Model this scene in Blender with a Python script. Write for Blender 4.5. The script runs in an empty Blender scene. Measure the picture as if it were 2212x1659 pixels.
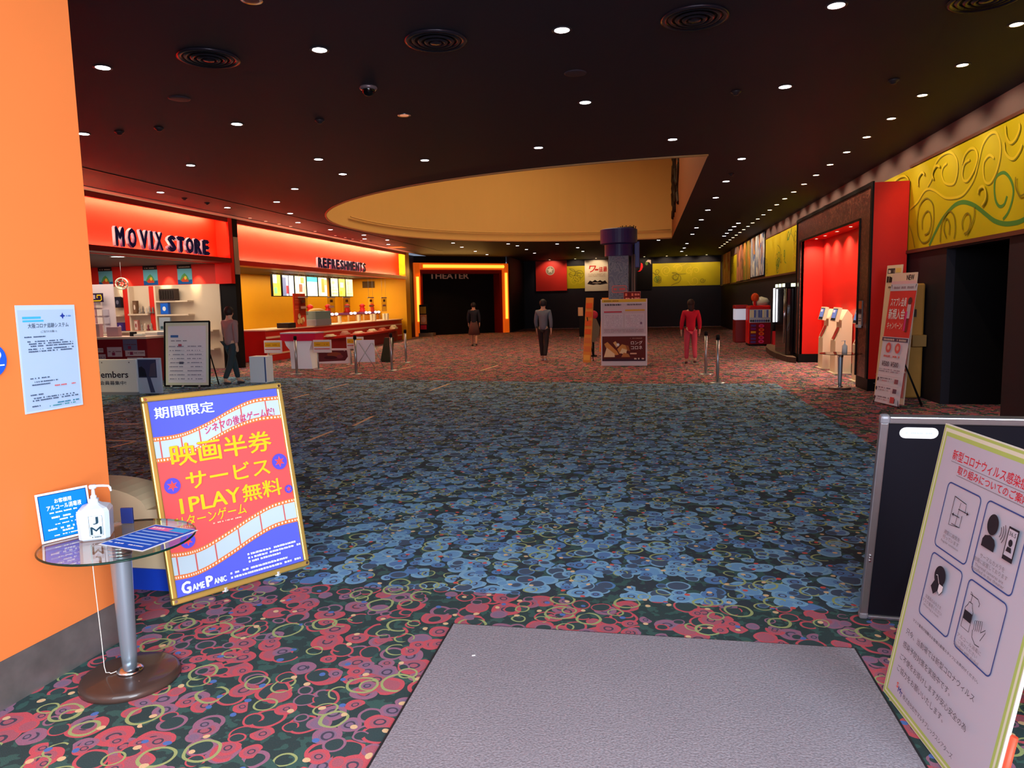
import bpy, bmesh, math, random
from mathutils import Vector, Matrix
random.seed(7)
PI = math.pi
SC = bpy.context.scene
COL = SC.collection

# ---------------------------------------------------------------- camera
cam_d = bpy.data.cameras.new('camera')
cam_d.sensor_width = 36.0
cam_d.sensor_fit = 'HORIZONTAL'
cam_d.lens = 36.0 * 1560.0 / 2212.0
cam_d.clip_start = 0.05
cam_d.clip_end = 200
cam = bpy.data.objects.new('camera', cam_d)
COL.objects.link(cam)
YAW, PITCH, ROLL = 0.18367, 0.11332, -0.02149
f = Vector((-math.sin(YAW)*math.cos(PITCH), math.cos(YAW)*math.cos(PITCH), -math.sin(PITCH)))
r0 = Vector((math.cos(YAW), math.sin(YAW), 0)); u0 = r0.cross(f)
r = math.cos(ROLL)*r0 + math.sin(ROLL)*u0
u = -math.sin(ROLL)*r0 + math.cos(ROLL)*u0
cm = Matrix((r, u, -f)).transposed().to_4x4()
cm.translation = (0, 0, 1.65)
cam.matrix_world = cm
SC.camera = cam

# ---------------------------------------------------------------- exposure, world
SC.view_settings.view_transform = 'Standard'
SC.view_settings.look = 'None'
SC.view_settings.exposure = 0.0
SC.view_settings.gamma = 1.0
SC.view_settings.use_curve_mapping = False
SC.cycles.max_bounces = 7
SC.cycles.diffuse_bounces = 4
SC.cycles.glossy_bounces = 3
SC.cycles.transmission_bounces = 6
SC.cycles.transparent_max_bounces = 8
SC.cycles.caustics_reflective = False
SC.cycles.caustics_refractive = False
SC.cycles.sample_clamp_indirect = 4.0
SC.cycles.use_denoising = True
W = bpy.data.worlds.new('world'); SC.world = W
W.use_nodes = True
W.node_tree.nodes['Background'].inputs[0].default_value = (0.62, 0.74, 1.0, 1)
W.node_tree.nodes['Background'].inputs[1].default_value = 0.35

def lamp_data(kind, power, color, name='lamp', **kw):
    d = bpy.data.lights.new(name, kind); d.energy = power; d.color = color
    for k, v in kw.items(): setattr(d, k, v)
    return d
def lamp(name, d, loc, direction=(0, 0, -1), parent=None):
    o = bpy.data.objects.new(name, d); COL.objects.link(o)
    o.location = loc
    o.rotation_euler = Vector(direction).to_track_quat('-Z', 'Y').to_euler()
    if parent: o.parent = parent
    return o

# ---------------------------------------------------------------- large lights of the place and an added fill lamp
# daylight through the open entrance behind the viewer
lamp('entrance_daylight', lamp_data('AREA', 830, (0.80, 0.89, 1.0), shape='RECTANGLE', size=7.0, size_y=3.0),
     (0.7, -2.0, 3.3), (0, 1, -0.95))
lamp('left_board_fill', lamp_data('AREA', 75, (0.80, 0.90, 1.0), shape='RECTANGLE', size=2.4, size_y=2.4, spread=math.radians(60)),
     (2.9, -3.2, 2.0), (-12.2, 15.4, -1.2))  # narrow second lamp, added to brighten the boards at far left
# hidden strip lamps of the shop fascias (above and below), length along Y
def strip(name, y0, y1, x, z, direction, power, color, w=0.06):
    o = lamp(name, lamp_data('AREA', power*(y1-y0), color, shape='RECTANGLE', size=w, size_y=(y1-y0)), (x, (y0+y1)/2, z), direction)
    dz = Vector(direction).normalized()
    yv = Vector((0, 1, 0)); xv = yv.cross(-dz).normalized()
    o.rotation_euler = Matrix((xv, yv, -dz)).transposed().to_euler()
    return o
for y0, y1 in ((6.0, 17.8), (18.45, 32.5)):
    strip('fascia_top_strip', y0, y1, -11.02, 4.02, (-0.30, 0, -1), 32, (1, 0.66, 0.30))
    strip('fascia_base_strip', y0, y1, -11.08, 3.0, (-0.4, 0, 1), 10, (1, 0.66, 0.34))
# one unseen area lamp placed under the dome top to light its walls
lamp('dome_lamp', lamp_data('AREA', 560, (1.0, 0.74, 0.42), shape='ELLIPSE', size=6, size_y=12), (-3.6, 21.5, 8.0), (0, 0, -1))
# shop interior lamps
lamp('store_ceiling_lamp', lamp_data('AREA', 130, (1.0, 0.80, 0.62), shape='RECTANGLE', size=3.2, size_y=3.6), (-13.1, 15.8, 2.83))
lamp('refreshment_ceiling_lamp', lamp_data('AREA', 360, (1.0, 0.78, 0.45), shape='RECTANGLE', size=2.4, size_y=12), (-12.6, 26, 2.83))

# ---------------------------------------------------------------- materials
def lin(c):
    out = []
    for v in c:
        v /= 255.0
        out.append(v/12.92 if v <= 0.04045 else ((v+0.055)/1.055)**2.4)
    return tuple(out)
MATS = {}
def M(name, rgb, rough=0.55, metal=0.0, emit=0.0, noise=0.0, nscale=8.0, bump=0.0, alpha=1.0, trans=0.0, ior=1.45, coat=0.0, spec=0.3):
    if name in MATS: return MATS[name]
    m = bpy.data.materials.new(name); m.use_nodes = True
    nt = m.node_tree; b = nt.nodes['Principled BSDF']
    c = (*lin(rgb), 1)
    b.inputs['Base Color'].default_value = c
    b.inputs['Roughness'].default_value = rough
    b.inputs['Metallic'].default_value = metal
    b.inputs['IOR'].default_value = ior
    b.inputs['Coat Weight'].default_value = coat
    b.inputs['Specular IOR Level'].default_value = spec
    if trans: b.inputs['Transmission Weight'].default_value = trans
    if emit:
        b.inputs['Emission Color'].default_value = c
        b.inputs['Emission Strength'].default_value = emit
    if noise or bump:
        tc = nt.nodes.new('ShaderNodeTexCoord'); n = nt.nodes.new('ShaderNodeTexNoise')
        n.inputs['Scale'].default_value = nscale; n.inputs['Detail'].default_value = 4
        nt.links.new(tc.outputs['Object'], n.inputs['Vector'])
        if noise:
            mx = nt.nodes.new('ShaderNodeMix'); mx.data_type = 'RGBA'
            mx.inputs[6].default_value = tuple(v*(1-noise) for v in c[:3]) + (1,)
            mx.inputs[7].default_value = tuple(min(1, v*(1+noise)) for v in c[:3]) + (1,)
            nt.links.new(n.outputs['Fac'], mx.inputs[0]); nt.links.new(mx.outputs[2], b.inputs['Base Color'])
        if bump:
            bp = nt.nodes.new('ShaderNodeBump'); bp.inputs['Strength'].default_value = bump
            nt.links.new(n.outputs['Fac'], bp.inputs['Height']); nt.links.new(bp.outputs['Normal'], b.inputs['Normal'])
    MATS[name] = m
    return m
def ink(rgb): return M('print_%d_%d_%d' % tuple(rgb), rgb, 0.5, spec=0.08)
def glow(rgb, s): return M('glow_%d_%d_%d_%s' % (*rgb, s), rgb, 0.4, emit=s)

def thin_glass(name, tint, refl=0.06, rough=0.02):
    """thin clear sheet: see-through with a mirror sheen that grows at grazing angles"""
    m = bpy.data.materials.new(name); m.use_nodes = True; nt = m.node_tree; nt.nodes.remove(nt.nodes['Principled BSDF'])
    tr = nt.nodes.new('ShaderNodeBsdfTransparent'); tr.inputs[0].default_value = (*tint, 1)
    gl = nt.nodes.new('ShaderNodeBsdfGlossy'); gl.inputs['Roughness'].default_value = rough
    lw = nt.nodes.new('ShaderNodeLayerWeight'); fr = nt.nodes.new('ShaderNodeMath'); fr.operation = 'POWER'; nt.links.new(lw.outputs['Facing'], fr.inputs[0]); fr.inputs[1].default_value = 4.0
    ad = nt.nodes.new('ShaderNodeMath'); ad.operation = 'MULTIPLY_ADD'; ad.inputs[1].default_value = 0.8; ad.inputs[2].default_value = refl; ad.use_clamp = True
    mx = nt.nodes.new('ShaderNodeMixShader'); nt.links.new(fr.outputs[0], ad.inputs[0]); nt.links.new(ad.outputs[0], mx.inputs[0])
    nt.links.new(tr.outputs[0], mx.inputs[1]); nt.links.new(gl.outputs[0], mx.inputs[2]); nt.links.new(mx.outputs[0], nt.nodes['Material Output'].inputs[0])
    MATS[name] = m
    return m

class G:
    """small helper for node maths"""
    def __init__(s, m): s.m = m; s.nt = m.node_tree; s.b = s.nt.nodes['Principled BSDF']
    def new(s, t): return s.nt.nodes.new(t)
    def link(s, a, b): s.nt.links.new(a, b)
    def val(s, inp, v):
        if hasattr(v, 'is_output'): s.link(v, inp)
        else: inp.default_value = v
    def ma(s, op, a, b=0.0, c=0.0):
        n = s.new('ShaderNodeMath'); n.operation = op
        for i, v in enumerate((a, b, c)): s.val(n.inputs[i], v)
        return n.outputs[0]
    def mix(s, fac, a, b):
        n = s.new('ShaderNodeMix'); n.data_type = 'RGBA'
        s.val(n.inputs[0], fac)
        for i, v in ((6, a), (7, b)):
            if isinstance(v, tuple): n.inputs[i].default_value = (*v[:3], 1)
            else: s.link(v, n.inputs[i])
        return n.outputs[2]
    def vor(s, vec, scale, off=(0, 0, 0), rnd=1.0, feature='F1'):
        mp = s.new('ShaderNodeVectorMath'); mp.operation = 'ADD'; s.link(vec, mp.inputs[0]); mp.inputs[1].default_value = off
        v = s.new('ShaderNodeTexVoronoi'); v.voronoi_dimensions = '2D'; v.feature = feature
        v.inputs['Scale'].default_value = scale; v.inputs['Randomness'].default_value = rnd
        s.link(mp.outputs[0], v.inputs['Vector'])
        sp = s.new('ShaderNodeSeparateColor'); s.link(v.outputs['Color'], sp.inputs[0])
        return v.outputs['Distance'], sp.outputs[0], sp.outputs[1], sp.outputs[2]
    def near(s, d, c, w):   # 1 where |d-c| < w
        return s.ma('LESS_THAN', s.ma('ABSOLUTE', s.ma('SUBTRACT', d, c)), w)

def carpet_material():
    m = M('patterned_carpet', (60, 60, 60), 0.95)
    g = G(m)
    tc = g.new('ShaderNodeTexCoord')
    nz = g.new('ShaderNodeTexNoise'); nz.inputs['Scale'].default_value = 5.0; nz.inputs['Detail'].default_value = 2
    g.link(tc.outputs['Object'], nz.inputs['Vector'])
    sub = g.new('ShaderNodeVectorMath'); sub.operation = 'MULTIPLY_ADD'
    g.link(nz.outputs['Color'], sub.inputs[0]); sub.inputs[1].default_value = (0.05, 0.05, 0); sub.inputs[2].default_value = (-0.025, -0.025, 0)
    ad = g.new('ShaderNodeVectorMath'); ad.operation = 'ADD'; g.link(tc.outputs['Object'], ad.inputs[0]); g.link(sub.outputs[0], ad.inputs[1])
    p = ad.outputs[0]
    sx = g.new('ShaderNodeSeparateXYZ'); g.link(tc.outputs['Object'], sx.inputs[0])
    X, Y = sx.outputs[0], sx.outputs[1]
    # blue field of the carpet inside a red surround
    far = g.ma('ADD', 14.3, g.ma('MULTIPLY', g.ma('MAXIMUM', g.ma('MULTIPLY', X, -1.0), 0.0), 0.15))
    zone = g.ma('MULTIPLY', g.ma('LESS_THAN', X, 2.45), g.ma('MULTIPLY', g.ma('GREATER_THAN', Y, 3.87), g.ma('LESS_THAN', Y, far)))
    L = lambda *c: lin(c)
    pile = g.new('ShaderNodeTexNoise'); pile.inputs['Scale'].default_value = 260; pile.inputs['Detail'].default_value = 1
    g.link(tc.outputs['Object'], pile.inputs['Vector'])
    gn = g.new('ShaderNodeTexNoise'); gn.inputs['Scale'].default_value = 14; gn.inputs['Detail'].default_value = 2
    g.link(tc.outputs['Object'], gn.inputs['Vector'])
    bgf = g.ma('GREATER_THAN', gn.outputs['Fac'], 0.54)
    col = g.mix(g.ma('MULTIPLY', bgf, 0.6), g.mix(zone, L(56, 72, 73), L(58, 68, 76)), L(70, 108, 100))
    # layer of filled blobs with outlines
    for sc, off, keep, w in ((6.2, (0, 0, 0), 0.16, 0.062), (7.4, (5.3, 2.1, 0), 0.52, 0.05), (11.0, (1.7, 8.2, 0), 0.6, 0.07)):
        d, a, b, c = g.vor(p, sc, off, 0.85)
        on = g.ma('GREATER_THAN', a, keep)
        R = g.ma('ADD', 0.27, g.ma('MULTIPLY', b, 0.17))
        inside = g.ma('MULTIPLY', on, g.ma('LESS_THAN', d, R))
        wv = g.ma('ADD', w*0.5, g.ma('MULTIPLY', c, w))
        ring = g.ma('MULTIPLY', on, g.near(d, R, wv))
        fr = g.mix(g.ma('GREATER_THAN', c, 0.40), L(60, 78, 80), g.mix(g.ma('GREATER_THAN', b, 0.35), L(134, 110, 136), L(170, 98, 112)))
        fb = g.mix(g.ma('GREATER_THAN', c, 0.35), L(76, 92, 114), g.mix(g.ma('GREATER_THAN', b, 0.5), L(94, 130, 180), L(110, 158, 200)))
        col = g.mix(inside, col, g.mix(zone, fr, fb))
        dot = g.ma('MULTIPLY', inside, g.ma('MULTIPLY', g.ma('GREATER_THAN', c, 0.55), g.near(d, 0.14, 0.03)))
        col = g.mix(dot, col, L(76, 74, 90))
        rr = g.mix(g.ma('GREATER_THAN', b, 0.4), L(154, 108, 132), L(198, 90, 100))
        rb = g.mix(g.ma('GREATER_THAN', b, 0.4), L(90, 134, 184), L(128, 176, 206))
        col = g.mix(ring, col, g.mix(zone, rr, rb))
    # thin yellow green curls
    for sc, off, keep in ((5.2, (3.3, 1.7, 0), 0.66), (7.8, (9.1, 4.4, 0), 0.8)):
        d, a, b, c = g.vor(p, sc, off, 0.9)
        ring = g.ma('MULTIPLY', g.ma('GREATER_THAN', a, keep), g.near(d, g.ma('ADD', 0.26, g.ma('MULTIPLY', b, 0.12)), 0.034))
        col = g.mix(ring, col, L(160, 174, 116))
    # small cream, blue and red dots
    d, a, b, c = g.vor(p, 9.0, (2.2, 6.6, 0), 1.0)
    dot = g.ma('MULTIPLY', g.ma('GREATER_THAN', a, 0.6), g.ma('LESS_THAN', d, 0.13))
    dc = g.mix(g.ma('GREATER_THAN', b, 0.45), g.mix(zone, L(86, 120, 186), L(214, 92, 84)), L(222, 190, 146))
    col = g.mix(dot, col, dc)
    v = g.ma('ADD', 0.72, g.ma('MULTIPLY', pile.outputs['Fac'], 0.56))
    hs = g.new('ShaderNodeVectorMath'); hs.operation = 'SCALE'
    g.link(col, hs.inputs[0]); g.link(v, hs.inputs['Scale'])
    g.link(hs.outputs[0], g.b.inputs['Base Color'])
    bp = g.new('ShaderNodeBump'); bp.inputs['Strength'].default_value = 0.4; bp.inputs['Distance'].default_value = 0.004
    g.link(pile.outputs['Fac'], bp.inputs['Height']); g.link(bp.outputs['Normal'], g.b.inputs['Normal'])
    g.b.inputs['Specular IOR Level'].default_value = 0.1
    return m

def mottled_material(name, a, b, c, scale, rough=0.3):
    m = M(name, a, rough); g = G(m)
    tc = g.new('ShaderNodeTexCoord')
    n = g.new('ShaderNodeTexNoise'); n.inputs['Scale'].default_value = scale; n.inputs['Detail'].default_value = 5; n.inputs['Distortion'].default_value = 2.5
    g.link(tc.outputs['Object'], n.inputs['Vector'])
    k = g.mix(g.ma('GREATER_THAN', n.outputs['Fac'], 0.56), lin(a), lin(b))
    k = g.mix(g.near(n.outputs['Fac'], 0.45, 0.018), k, lin(c))
    g.link(k, g.b.inputs['Base Color'])
    return m

def streak_material(name, cols, scale, axis=1, rough=0.5):
    """poster art: broad uneven upright streaks of several inks"""
    m = M(name, cols[0], rough); g = G(m)
    tc = g.new('ShaderNodeTexCoord'); mp = g.new('ShaderNodeMapping')
    s = [0.35, 0.35, 0.35]; s[axis] = 1.6
    mp.inputs['Scale'].default_value = s
    g.link(tc.outputs['Object'], mp.inputs['Vector'])
    n = g.new('ShaderNodeTexNoise'); n.inputs['Scale'].default_value = scale; n.inputs['Detail'].default_value = 3; n.inputs['Distortion'].default_value = 1.2
    g.link(mp.outputs[0], n.inputs['Vector'])
    k = lin(cols[0])
    for i, c in enumerate(cols[1:]):
        k = g.mix(g.ma('GREATER_THAN', n.outputs['Fac'], 0.40 + 0.26*i/max(1, len(cols)-2)), k, lin(c))
    g.link(k, g.b.inputs['Base Color'])
    return m

# ---------------------------------------------------------------- mesh helpers
class MB:
    def __init__(s): s.bm = bmesh.new(); s.mats = []
    def mi(s, m):
        if m not in s.mats: s.mats.append(m)
        return s.mats.index(m)
    def face(s, pts, m, smooth=False):
        vs = [s.bm.verts.new(p) for p in pts]
        try: fc = s.bm.faces.new(vs)
        except ValueError: return None
        fc.material_index = s.mi(m); fc.smooth = smooth
        return fc
    def box(s, x0, x1, y0, y1, z0, z1, m, bevel=0.0):
        i = s.mi(m)
        v = [s.bm.verts.new((x, y, z)) for z in (z0, z1) for y in (y0, y1) for x in (x0, x1)]
        fs = [s.bm.faces.new([v[k] for k in q]) for q in ((0, 2, 3, 1), (4, 5, 7, 6), (0, 1, 5, 4), (2, 6, 7, 3), (0, 4, 6, 2), (1, 3, 7, 5))]
        for q in fs: q.material_index = i
        if bevel:
            es = list({e for q in fs for e in q.edges})
            rr = bmesh.ops.bevel(s.bm, geom=es, offset=bevel, segments=2, affect='EDGES', profile=0.5)
            for q in rr['faces']: q.material_index = i
        return s
    def prism(s, poly, n, m, mcap=None):
        """poly: closed list of 3D points, n: extrusion vector"""
        n = Vector(n); i = s.mi(m); j = s.mi(mcap or m)
        a = [s.bm.verts.new(Vector(p)) for p in poly]; b = [s.bm.verts.new(Vector(p)+n) for p in poly]
        k = len(poly)
        for t in range(k):
            q = s.bm.faces.new((a[t], a[(t+1) % k], b[(t+1) % k], b[t])); q.material_index = i
        for vs in (list(reversed(a)), b):
            q = s.bm.faces.new(vs); q.material_index = j
        return s
    def lathe(s, prof, m, c=(0, 0, 0), seg=24, smooth=True, sx=1.0, sy=1.0):
        i = s.mi(m); rings = []
        for (rad, z) in prof:
            if rad < 1e-6: rings.append([s.bm.verts.new((c[0], c[1], c[2]+z))])
            else: rings.append([s.bm.verts.new((c[0]+rad*sx*math.cos(2*PI*k/seg), c[1]+rad*sy*math.sin(2*PI*k/seg), c[2]+z)) for k in range(seg)])
        for a, b in zip(rings, rings[1:]):
            for k in range(seg):
                k2 = (k+1) % seg
                if len(a) == 1 and len(b) == 1: continue
                if len(a) == 1: q = (a[0], b[k2], b[k])
                elif len(b) == 1: q = (a[k], a[k2], b[0])
                else: q = (a[k], a[k2], b[k2], b[k])
                try: fc = s.bm.faces.new(q)
                except ValueError: continue
                fc.material_index = i; fc.smooth = smooth
        return s
    def cyl(s, c, rad, z0, z1, m, seg=20, r2=None):
        r2 = rad if r2 is None else r2
        return s.lathe([(0, z0), (rad, z0), (rad, z0), (r2, z1), (r2, z1), (0, z1)], m, c, seg, smooth=False) if seg < 8 else s.lathe([(0, z0), (rad, z0), (r2, z1), (0, z1)], m, c, seg, smooth=False)
    def tube(s, pts, rad, m, seg=8, smooth=True):
        i = s.mi(m); pts = [Vector(p) for p in pts]; rings = []
        for k, p in enumerate(pts):
            t = (pts[min(k+1, len(pts)-1)] - pts[max(k-1, 0)]).normalized()
            up = Vector((0, 0, 1)) if abs(t.z) < 0.95 else Vector((1, 0, 0))
            a = t.cross(up).normalized(); b = a.cross(t)
            rr = rad[k] if isinstance(rad, (list, tuple)) else rad
            rings.append([s.bm.verts.new(p + rr*(a*math.cos(2*PI*q/seg) + b*math.sin(2*PI*q/seg))) for q in range(seg)])
        for a, b in zip(rings, rings[1:]):
            for k in range(seg):
                fc = s.bm.faces.new((a[k], a[(k+1) % seg], b[(k+1) % seg], b[k])); fc.material_index = i; fc.smooth = smooth
        for vs in (list(reversed(rings[0])), rings[-1]):
            fc = s.bm.faces.new(vs); fc.material_index = i
        return s
    def ball(s, c, rx, ry, rz, m, seg=14):
        n = 8
        prof = [(math.sin(PI*k/n) if 0 < k < n else 0.0, -math.cos(PI*k/n)*rz) for k in range(n+1)]
        return s.lathe([(a*rx, z) for a, z in prof], m, c, seg, True, 1.0, ry/rx)
    def build(s, name, parent=None, loc=None, recalc=True):
        if recalc: bmesh.ops.recalc_face_normals(s.bm, faces=s.bm.faces[:])
        me = bpy.data.meshes.new(name); s.bm.to_mesh(me); s.bm.free()
        for m in s.mats: me.materials.append(m)
        o = bpy.data.objects.new(name, me); COL.objects.link(o)
        if parent: o.parent = parent
        if loc: o.location = loc
        return o

def tag(o, label, cat, group=None, kind=None):
    if label: o['label'] = label
    if cat: o['category'] = cat
    if group: o['group'] = group
    if kind: o['kind'] = kind
    return o
def thing(name, label, cat, loc=(0, 0, 0), rz=0.0, group=None):
    o = bpy.data.objects.new(name, None); COL.objects.link(o)
    o.empty_display_size = 0.1
    o.location = loc; o.rotation_euler = (0, 0, rz)
    return tag(o, label, cat, group)
def struct(o):
    o['kind'] = 'structure'; return o
def dup(root, loc=None, rz=None, label=None, group=None):
    a = root.copy(); COL.objects.link(a)
    if loc is not None: a.location = loc
    if rz is not None: a.rotation_euler = (0, 0, rz)
    if label: a['label'] = label
    if group: a['group'] = group
    for ch in list(root.children):
        b = ch.copy(); COL.objects.link(b); b.parent = a
        for gc in list(ch.children):
            c = gc.copy(); COL.objects.link(c); c.parent = b
    return a
ORD = ['nearest', 'second nearest', 'third nearest', 'fourth nearest', 'fifth nearest', 'sixth nearest', 'seventh nearest', 'eighth nearest', 'ninth nearest', 'tenth nearest',
       'eleventh nearest', 'twelfth nearest', 'thirteenth nearest', 'fourteenth nearest', 'fifteenth nearest', 'sixteenth nearest', 'seventeenth nearest', 'eighteenth nearest', 'nineteenth nearest', 'twentieth nearest'] + \
      ['twenty-%s nearest' % w for w in ('first', 'second', 'third', 'fourth', 'fifth', 'sixth', 'seventh', 'eighth', 'ninth')]

# ---------------------------------------------------------------- printed sheets
_tc = {}
def text_geo(s, bold=0.0, res=2):
    k = (s, bold, res)
    if k in _tc: return _tc[k]
    cu = bpy.data.curves.new('t', 'FONT'); cu.body = s; cu.resolution_u = res; cu.size = 1.0
    ob = bpy.data.objects.new('t', cu); COL.objects.link(ob)
    dg = bpy.context.evaluated_depsgraph_get(); dg.update()
    me = bpy.data.meshes.new_from_object(ob.evaluated_get(dg))
    vs = [(v.co.x, v.co.y) for v in me.vertices]; fs = [tuple(q.vertices) for q in me.polygons]
    bpy.data.objects.remove(ob); bpy.data.curves.remove(cu); bpy.data.meshes.remove(me)
    if bold > 0 and vs:
        n = len(vs); base_v, base_f = vs, fs; vs, fs = [], []
        for j, (dx, dy) in enumerate(((-1, 0), (1, 0), (0, .7), (0, -.7))):
            vs = vs + [(x+dx*bold, y+dy*bold) for x, y in base_v]; fs = fs + [tuple(q+j*n for q in f_) for f_ in base_f]
    if not vs: vs = [(0, 0), (0.01, 0), (0, 0.01)]; fs = [(0, 1, 2)]
    x0 = min(v[0] for v in vs); x1 = max(v[0] for v in vs); y0 = min(v[1] for v in vs); y1 = max(v[1] for v in vs)
    _tc[k] = (vs, fs, x0, x1, y0, y1)
    return _tc[k]

class Sheet:
    """flat printed thing in its own plane: x right, y up, +z towards the reader"""
    def __init__(s, step=0.0005): s.mb = MB(); s.z = 0.0; s.step = step
    def up(s): s.z += s.step; return s.z
    def slab(s, x0, x1, y0, y1, t, rgb_or_mat, bevel=0.0):
        m = rgb_or_mat if not isinstance(rgb_or_mat, tuple) else ink(rgb_or_mat)
        s.mb.box(x0, x1, y0, y1, -t, 0, m, bevel); return s
    def poly(s, pts, c, same=False):
        z = s.z if same else s.up()
        s.mb.face([(x, y, z) for x, y in pts], ink(c) if isinstance(c, tuple) else c); return s
    def rect(s, x0, y0, x1, y1, c, same=False): return s.poly([(x0, y0), (x1, y0), (x1, y1), (x0, y1)], c, same)
    def rrect(s, x0, y0, x1, y1, r, c):
        pts = []
        for cx, cy, a in ((x1-r, y1-r, 0), (x0+r, y1-r, 90), (x0+r, y0+r, 180), (x1-r, y0+r, 270)):
            pts += [(cx+r*math.cos(math.radians(a+t)), cy+r*math.sin(math.radians(a+t))) for t in (0, 22, 45, 67, 90)]
        return s.poly(pts, c)
    def outline(s, pts, w, c, closed=True):
        z = s.up(); m = ink(c) if isinstance(c, tuple) else c; n = len(pts); P = [Vector((x, y)) for x, y in pts]; q = []
        for k in range(n):
            a = P[k-1] if (closed or k > 0) else P[k]; b = P[(k+1) % n] if (closed or k < n-1) else P[k]
            t = (b-a); t = t.normalized() if t.length > 1e-9 else Vector((1, 0))
            nv = Vector((-t.y, t.x))*(w/2); q.append((P[k]+nv, P[k]-nv))
        for k in range(n if closed else n-1):
            a, b = q[k], q[(k+1) % n]
            s.mb.face([(a[0].x, a[0].y, z), (a[1].x, a[1].y, z), (b[1].x, b[1].y, z), (b[0].x, b[0].y, z)], m)
        return s
    def rround(s, x0, y0, x1, y1, r, w, c):
        pts = []
        for cx, cy, a in ((x1-r, y1-r, 0), (x0+r, y1-r, 90), (x0+r, y0+r, 180), (x1-r, y0+r, 270)):
            pts += [(cx+r*math.cos(math.radians(a+t)), cy+r*math.sin(math.radians(a+t))) for t in (0, 22, 45, 67, 90)]
        return s.outline(pts, w, c)
    def ell(s, cx, cy, rx, ry, c, n=24, a0=0): return s.poly([(cx+rx*math.cos(2*PI*k/n+a0), cy+ry*math.sin(2*PI*k/n+a0)) for k in range(n)], c)
    def star(s, cx, cy, r1, r2, n, c):
        return s.poly([(cx+(r1 if k % 2 == 0 else r2)*math.sin(PI*k/n), cy+(r1 if k % 2 == 0 else r2)*math.cos(PI*k/n)) for k in range(2*n)], c)
    def text(s, t, x0, y0, x1, y1, c, bold=0.0, fn=None, same=False, res=2):
        """text stretched to the rectangle; fn optionally bends (x, y)"""
        vs, fs, a0, a1, b0, b1 = text_geo(t, bold, res)
        z = s.z if same else s.up(); i = s.mb.mi(ink(c) if isinstance(c, tuple) else c)
        V = []; per = len(vs)//4 if bold > 0 else len(vs)
        for kk, (x, y) in enumerate(vs):
            px = x0 + (x-a0)/(a1-a0)*(x1-x0); py = y0 + (y-b0)/(b1-b0)*(y1-y0)
            if fn: px, py = fn(px, py)
            V.append(s.mb.bm.verts.new((px, py, z + .24*s.step*(kk//max(1, per)))))
        for q in fs:
            try: fc = s.mb.bm.faces.new([V[k] for k in q]); fc.material_index = i
            except ValueError: pass
        return s
    def lines(s, x0, y, x1, h, c, fill=0.75):
        """a line of print too small to read: broken dashes"""
        z = s.up(); m = ink(c); x = x0
        while x < x1:
            w = h*random.uniform(0.5, 1.6)
            if random.random() < fill: s.mb.face([(x, y, z), (min(x1, x+w*0.82), y, z), (min(x1, x+w*0.82), y+h*random.uniform(0.7, 1), z), (x, y+h, z)], m)
            x += w
        return s
    def build(s, name, parent=None, origin=(0, 0, 0), e=(1, 0, 0), up=(0, 0, 1)):
        o = s.mb.build(name, parent, recalc=False)
        e = Vector(e).normalized(); up = Vector(up).normalized(); n = e.cross(up)
        mw = Matrix((e, up, n)).transposed().to_4x4(); mw.translation = origin
        o.matrix_local = mw
        return o
def lean(e, deg):
    e = Vector((e[0], e[1], 0)).normalized(); n = Vector((-e.y, e.x, 0)); t = math.radians(deg)
    return Vector((0, 0, math.cos(t))) + n*math.sin(t)
# ================================================================= room shell
CEIL = 4.05
navy = M('dark_navy_wall', (27, 24, 35), 0.6, noise=0.12, nscale=3)
wallbrown = M('brown_grey_wall', (104, 84, 82), 0.7, noise=0.08, nscale=3)
ceil_m = M('dark_ceiling', (28, 27, 41), 0.62, noise=0.08, nscale=2)
orange = M('orange_paint', (238, 131, 68), 0.42, noise=0.03, nscale=3)
redfas = M('red_fascia_paint', (250, 26, 10), 0.45, noise=0.03, nscale=2)
darkred = M('dark_red_trim', (128, 16, 20), 0.4)
yellow = M('yellow_wall_paint', (240, 172, 20), 0.5, noise=0.04, nscale=2)
redwall = M('red_wall_paint', (214, 44, 34), 0.5, noise=0.05, nscale=3)
gold = M('gold_dome_paint', (214, 168, 100), 0.75, noise=0.05, nscale=0.6)
black = M('black_paint', (16, 15, 18), 0.5, spec=.15)
steel = M('brushed_steel', (170, 172, 176), 0.38, 0.9, noise=0.1, nscale=20)
chrome = M('chrome', (215, 216, 220), 0.18, 1.0)
white = M('white_plastic', (232, 232, 232), 0.4)

# floor
mb = MB(); mb.face([(-17, -4, 0), (7.2, -4, 0), (7.2, 44, 0), (-17, 44, 0)], carpet_material())
struct(mb.build('floor'))

# ceiling with the big half oval opening
def dome_outline(n=56):
    pts = []
    for k in range(n+1):
        a = -PI/2 - PI*k/n
        ca, sa = math.cos(a), math.sin(a)
        e = 2.0 if sa < 0 else 2.35
        pts.append((1.05 - 10.1*abs(ca)**(2/e), 21.5 + 8.55*math.copysign(abs(sa)**(2/e), sa)))
    return pts
DO = dome_outline()
bm = bmesh.new()
outer = [(-10.95, -4), (4.35, -4), (4.35, 43.6), (-10.95, 43.6)]
edges = []
for ring in (outer, DO):
    vs = [bm.verts.new((x, y, CEIL)) for x, y in ring]
    edges += [bm.edges.new((vs[k], vs[(k+1) % len(vs)])) for k in range(len(vs))]
bmesh.ops.triangle_fill(bm, use_beauty=True, edges=edges, normal=(0, 0, -1))
inside = []
def in_dome(x, y):
    c = False; j = len(DO)-1
    for i in range(len(DO)):
        if (DO[i][1] > y) != (DO[j][1] > y) and x < (DO[j][0]-DO[i][0])*(y-DO[i][1])/(DO[j][1]-DO[i][1])+DO[i][0]: c = not c
        j = i
    return c
for q in bm.faces[:]:
    ce = q.calc_center_median()
    if in_dome(ce.x, ce.y): bm.faces.remove(q)
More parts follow.
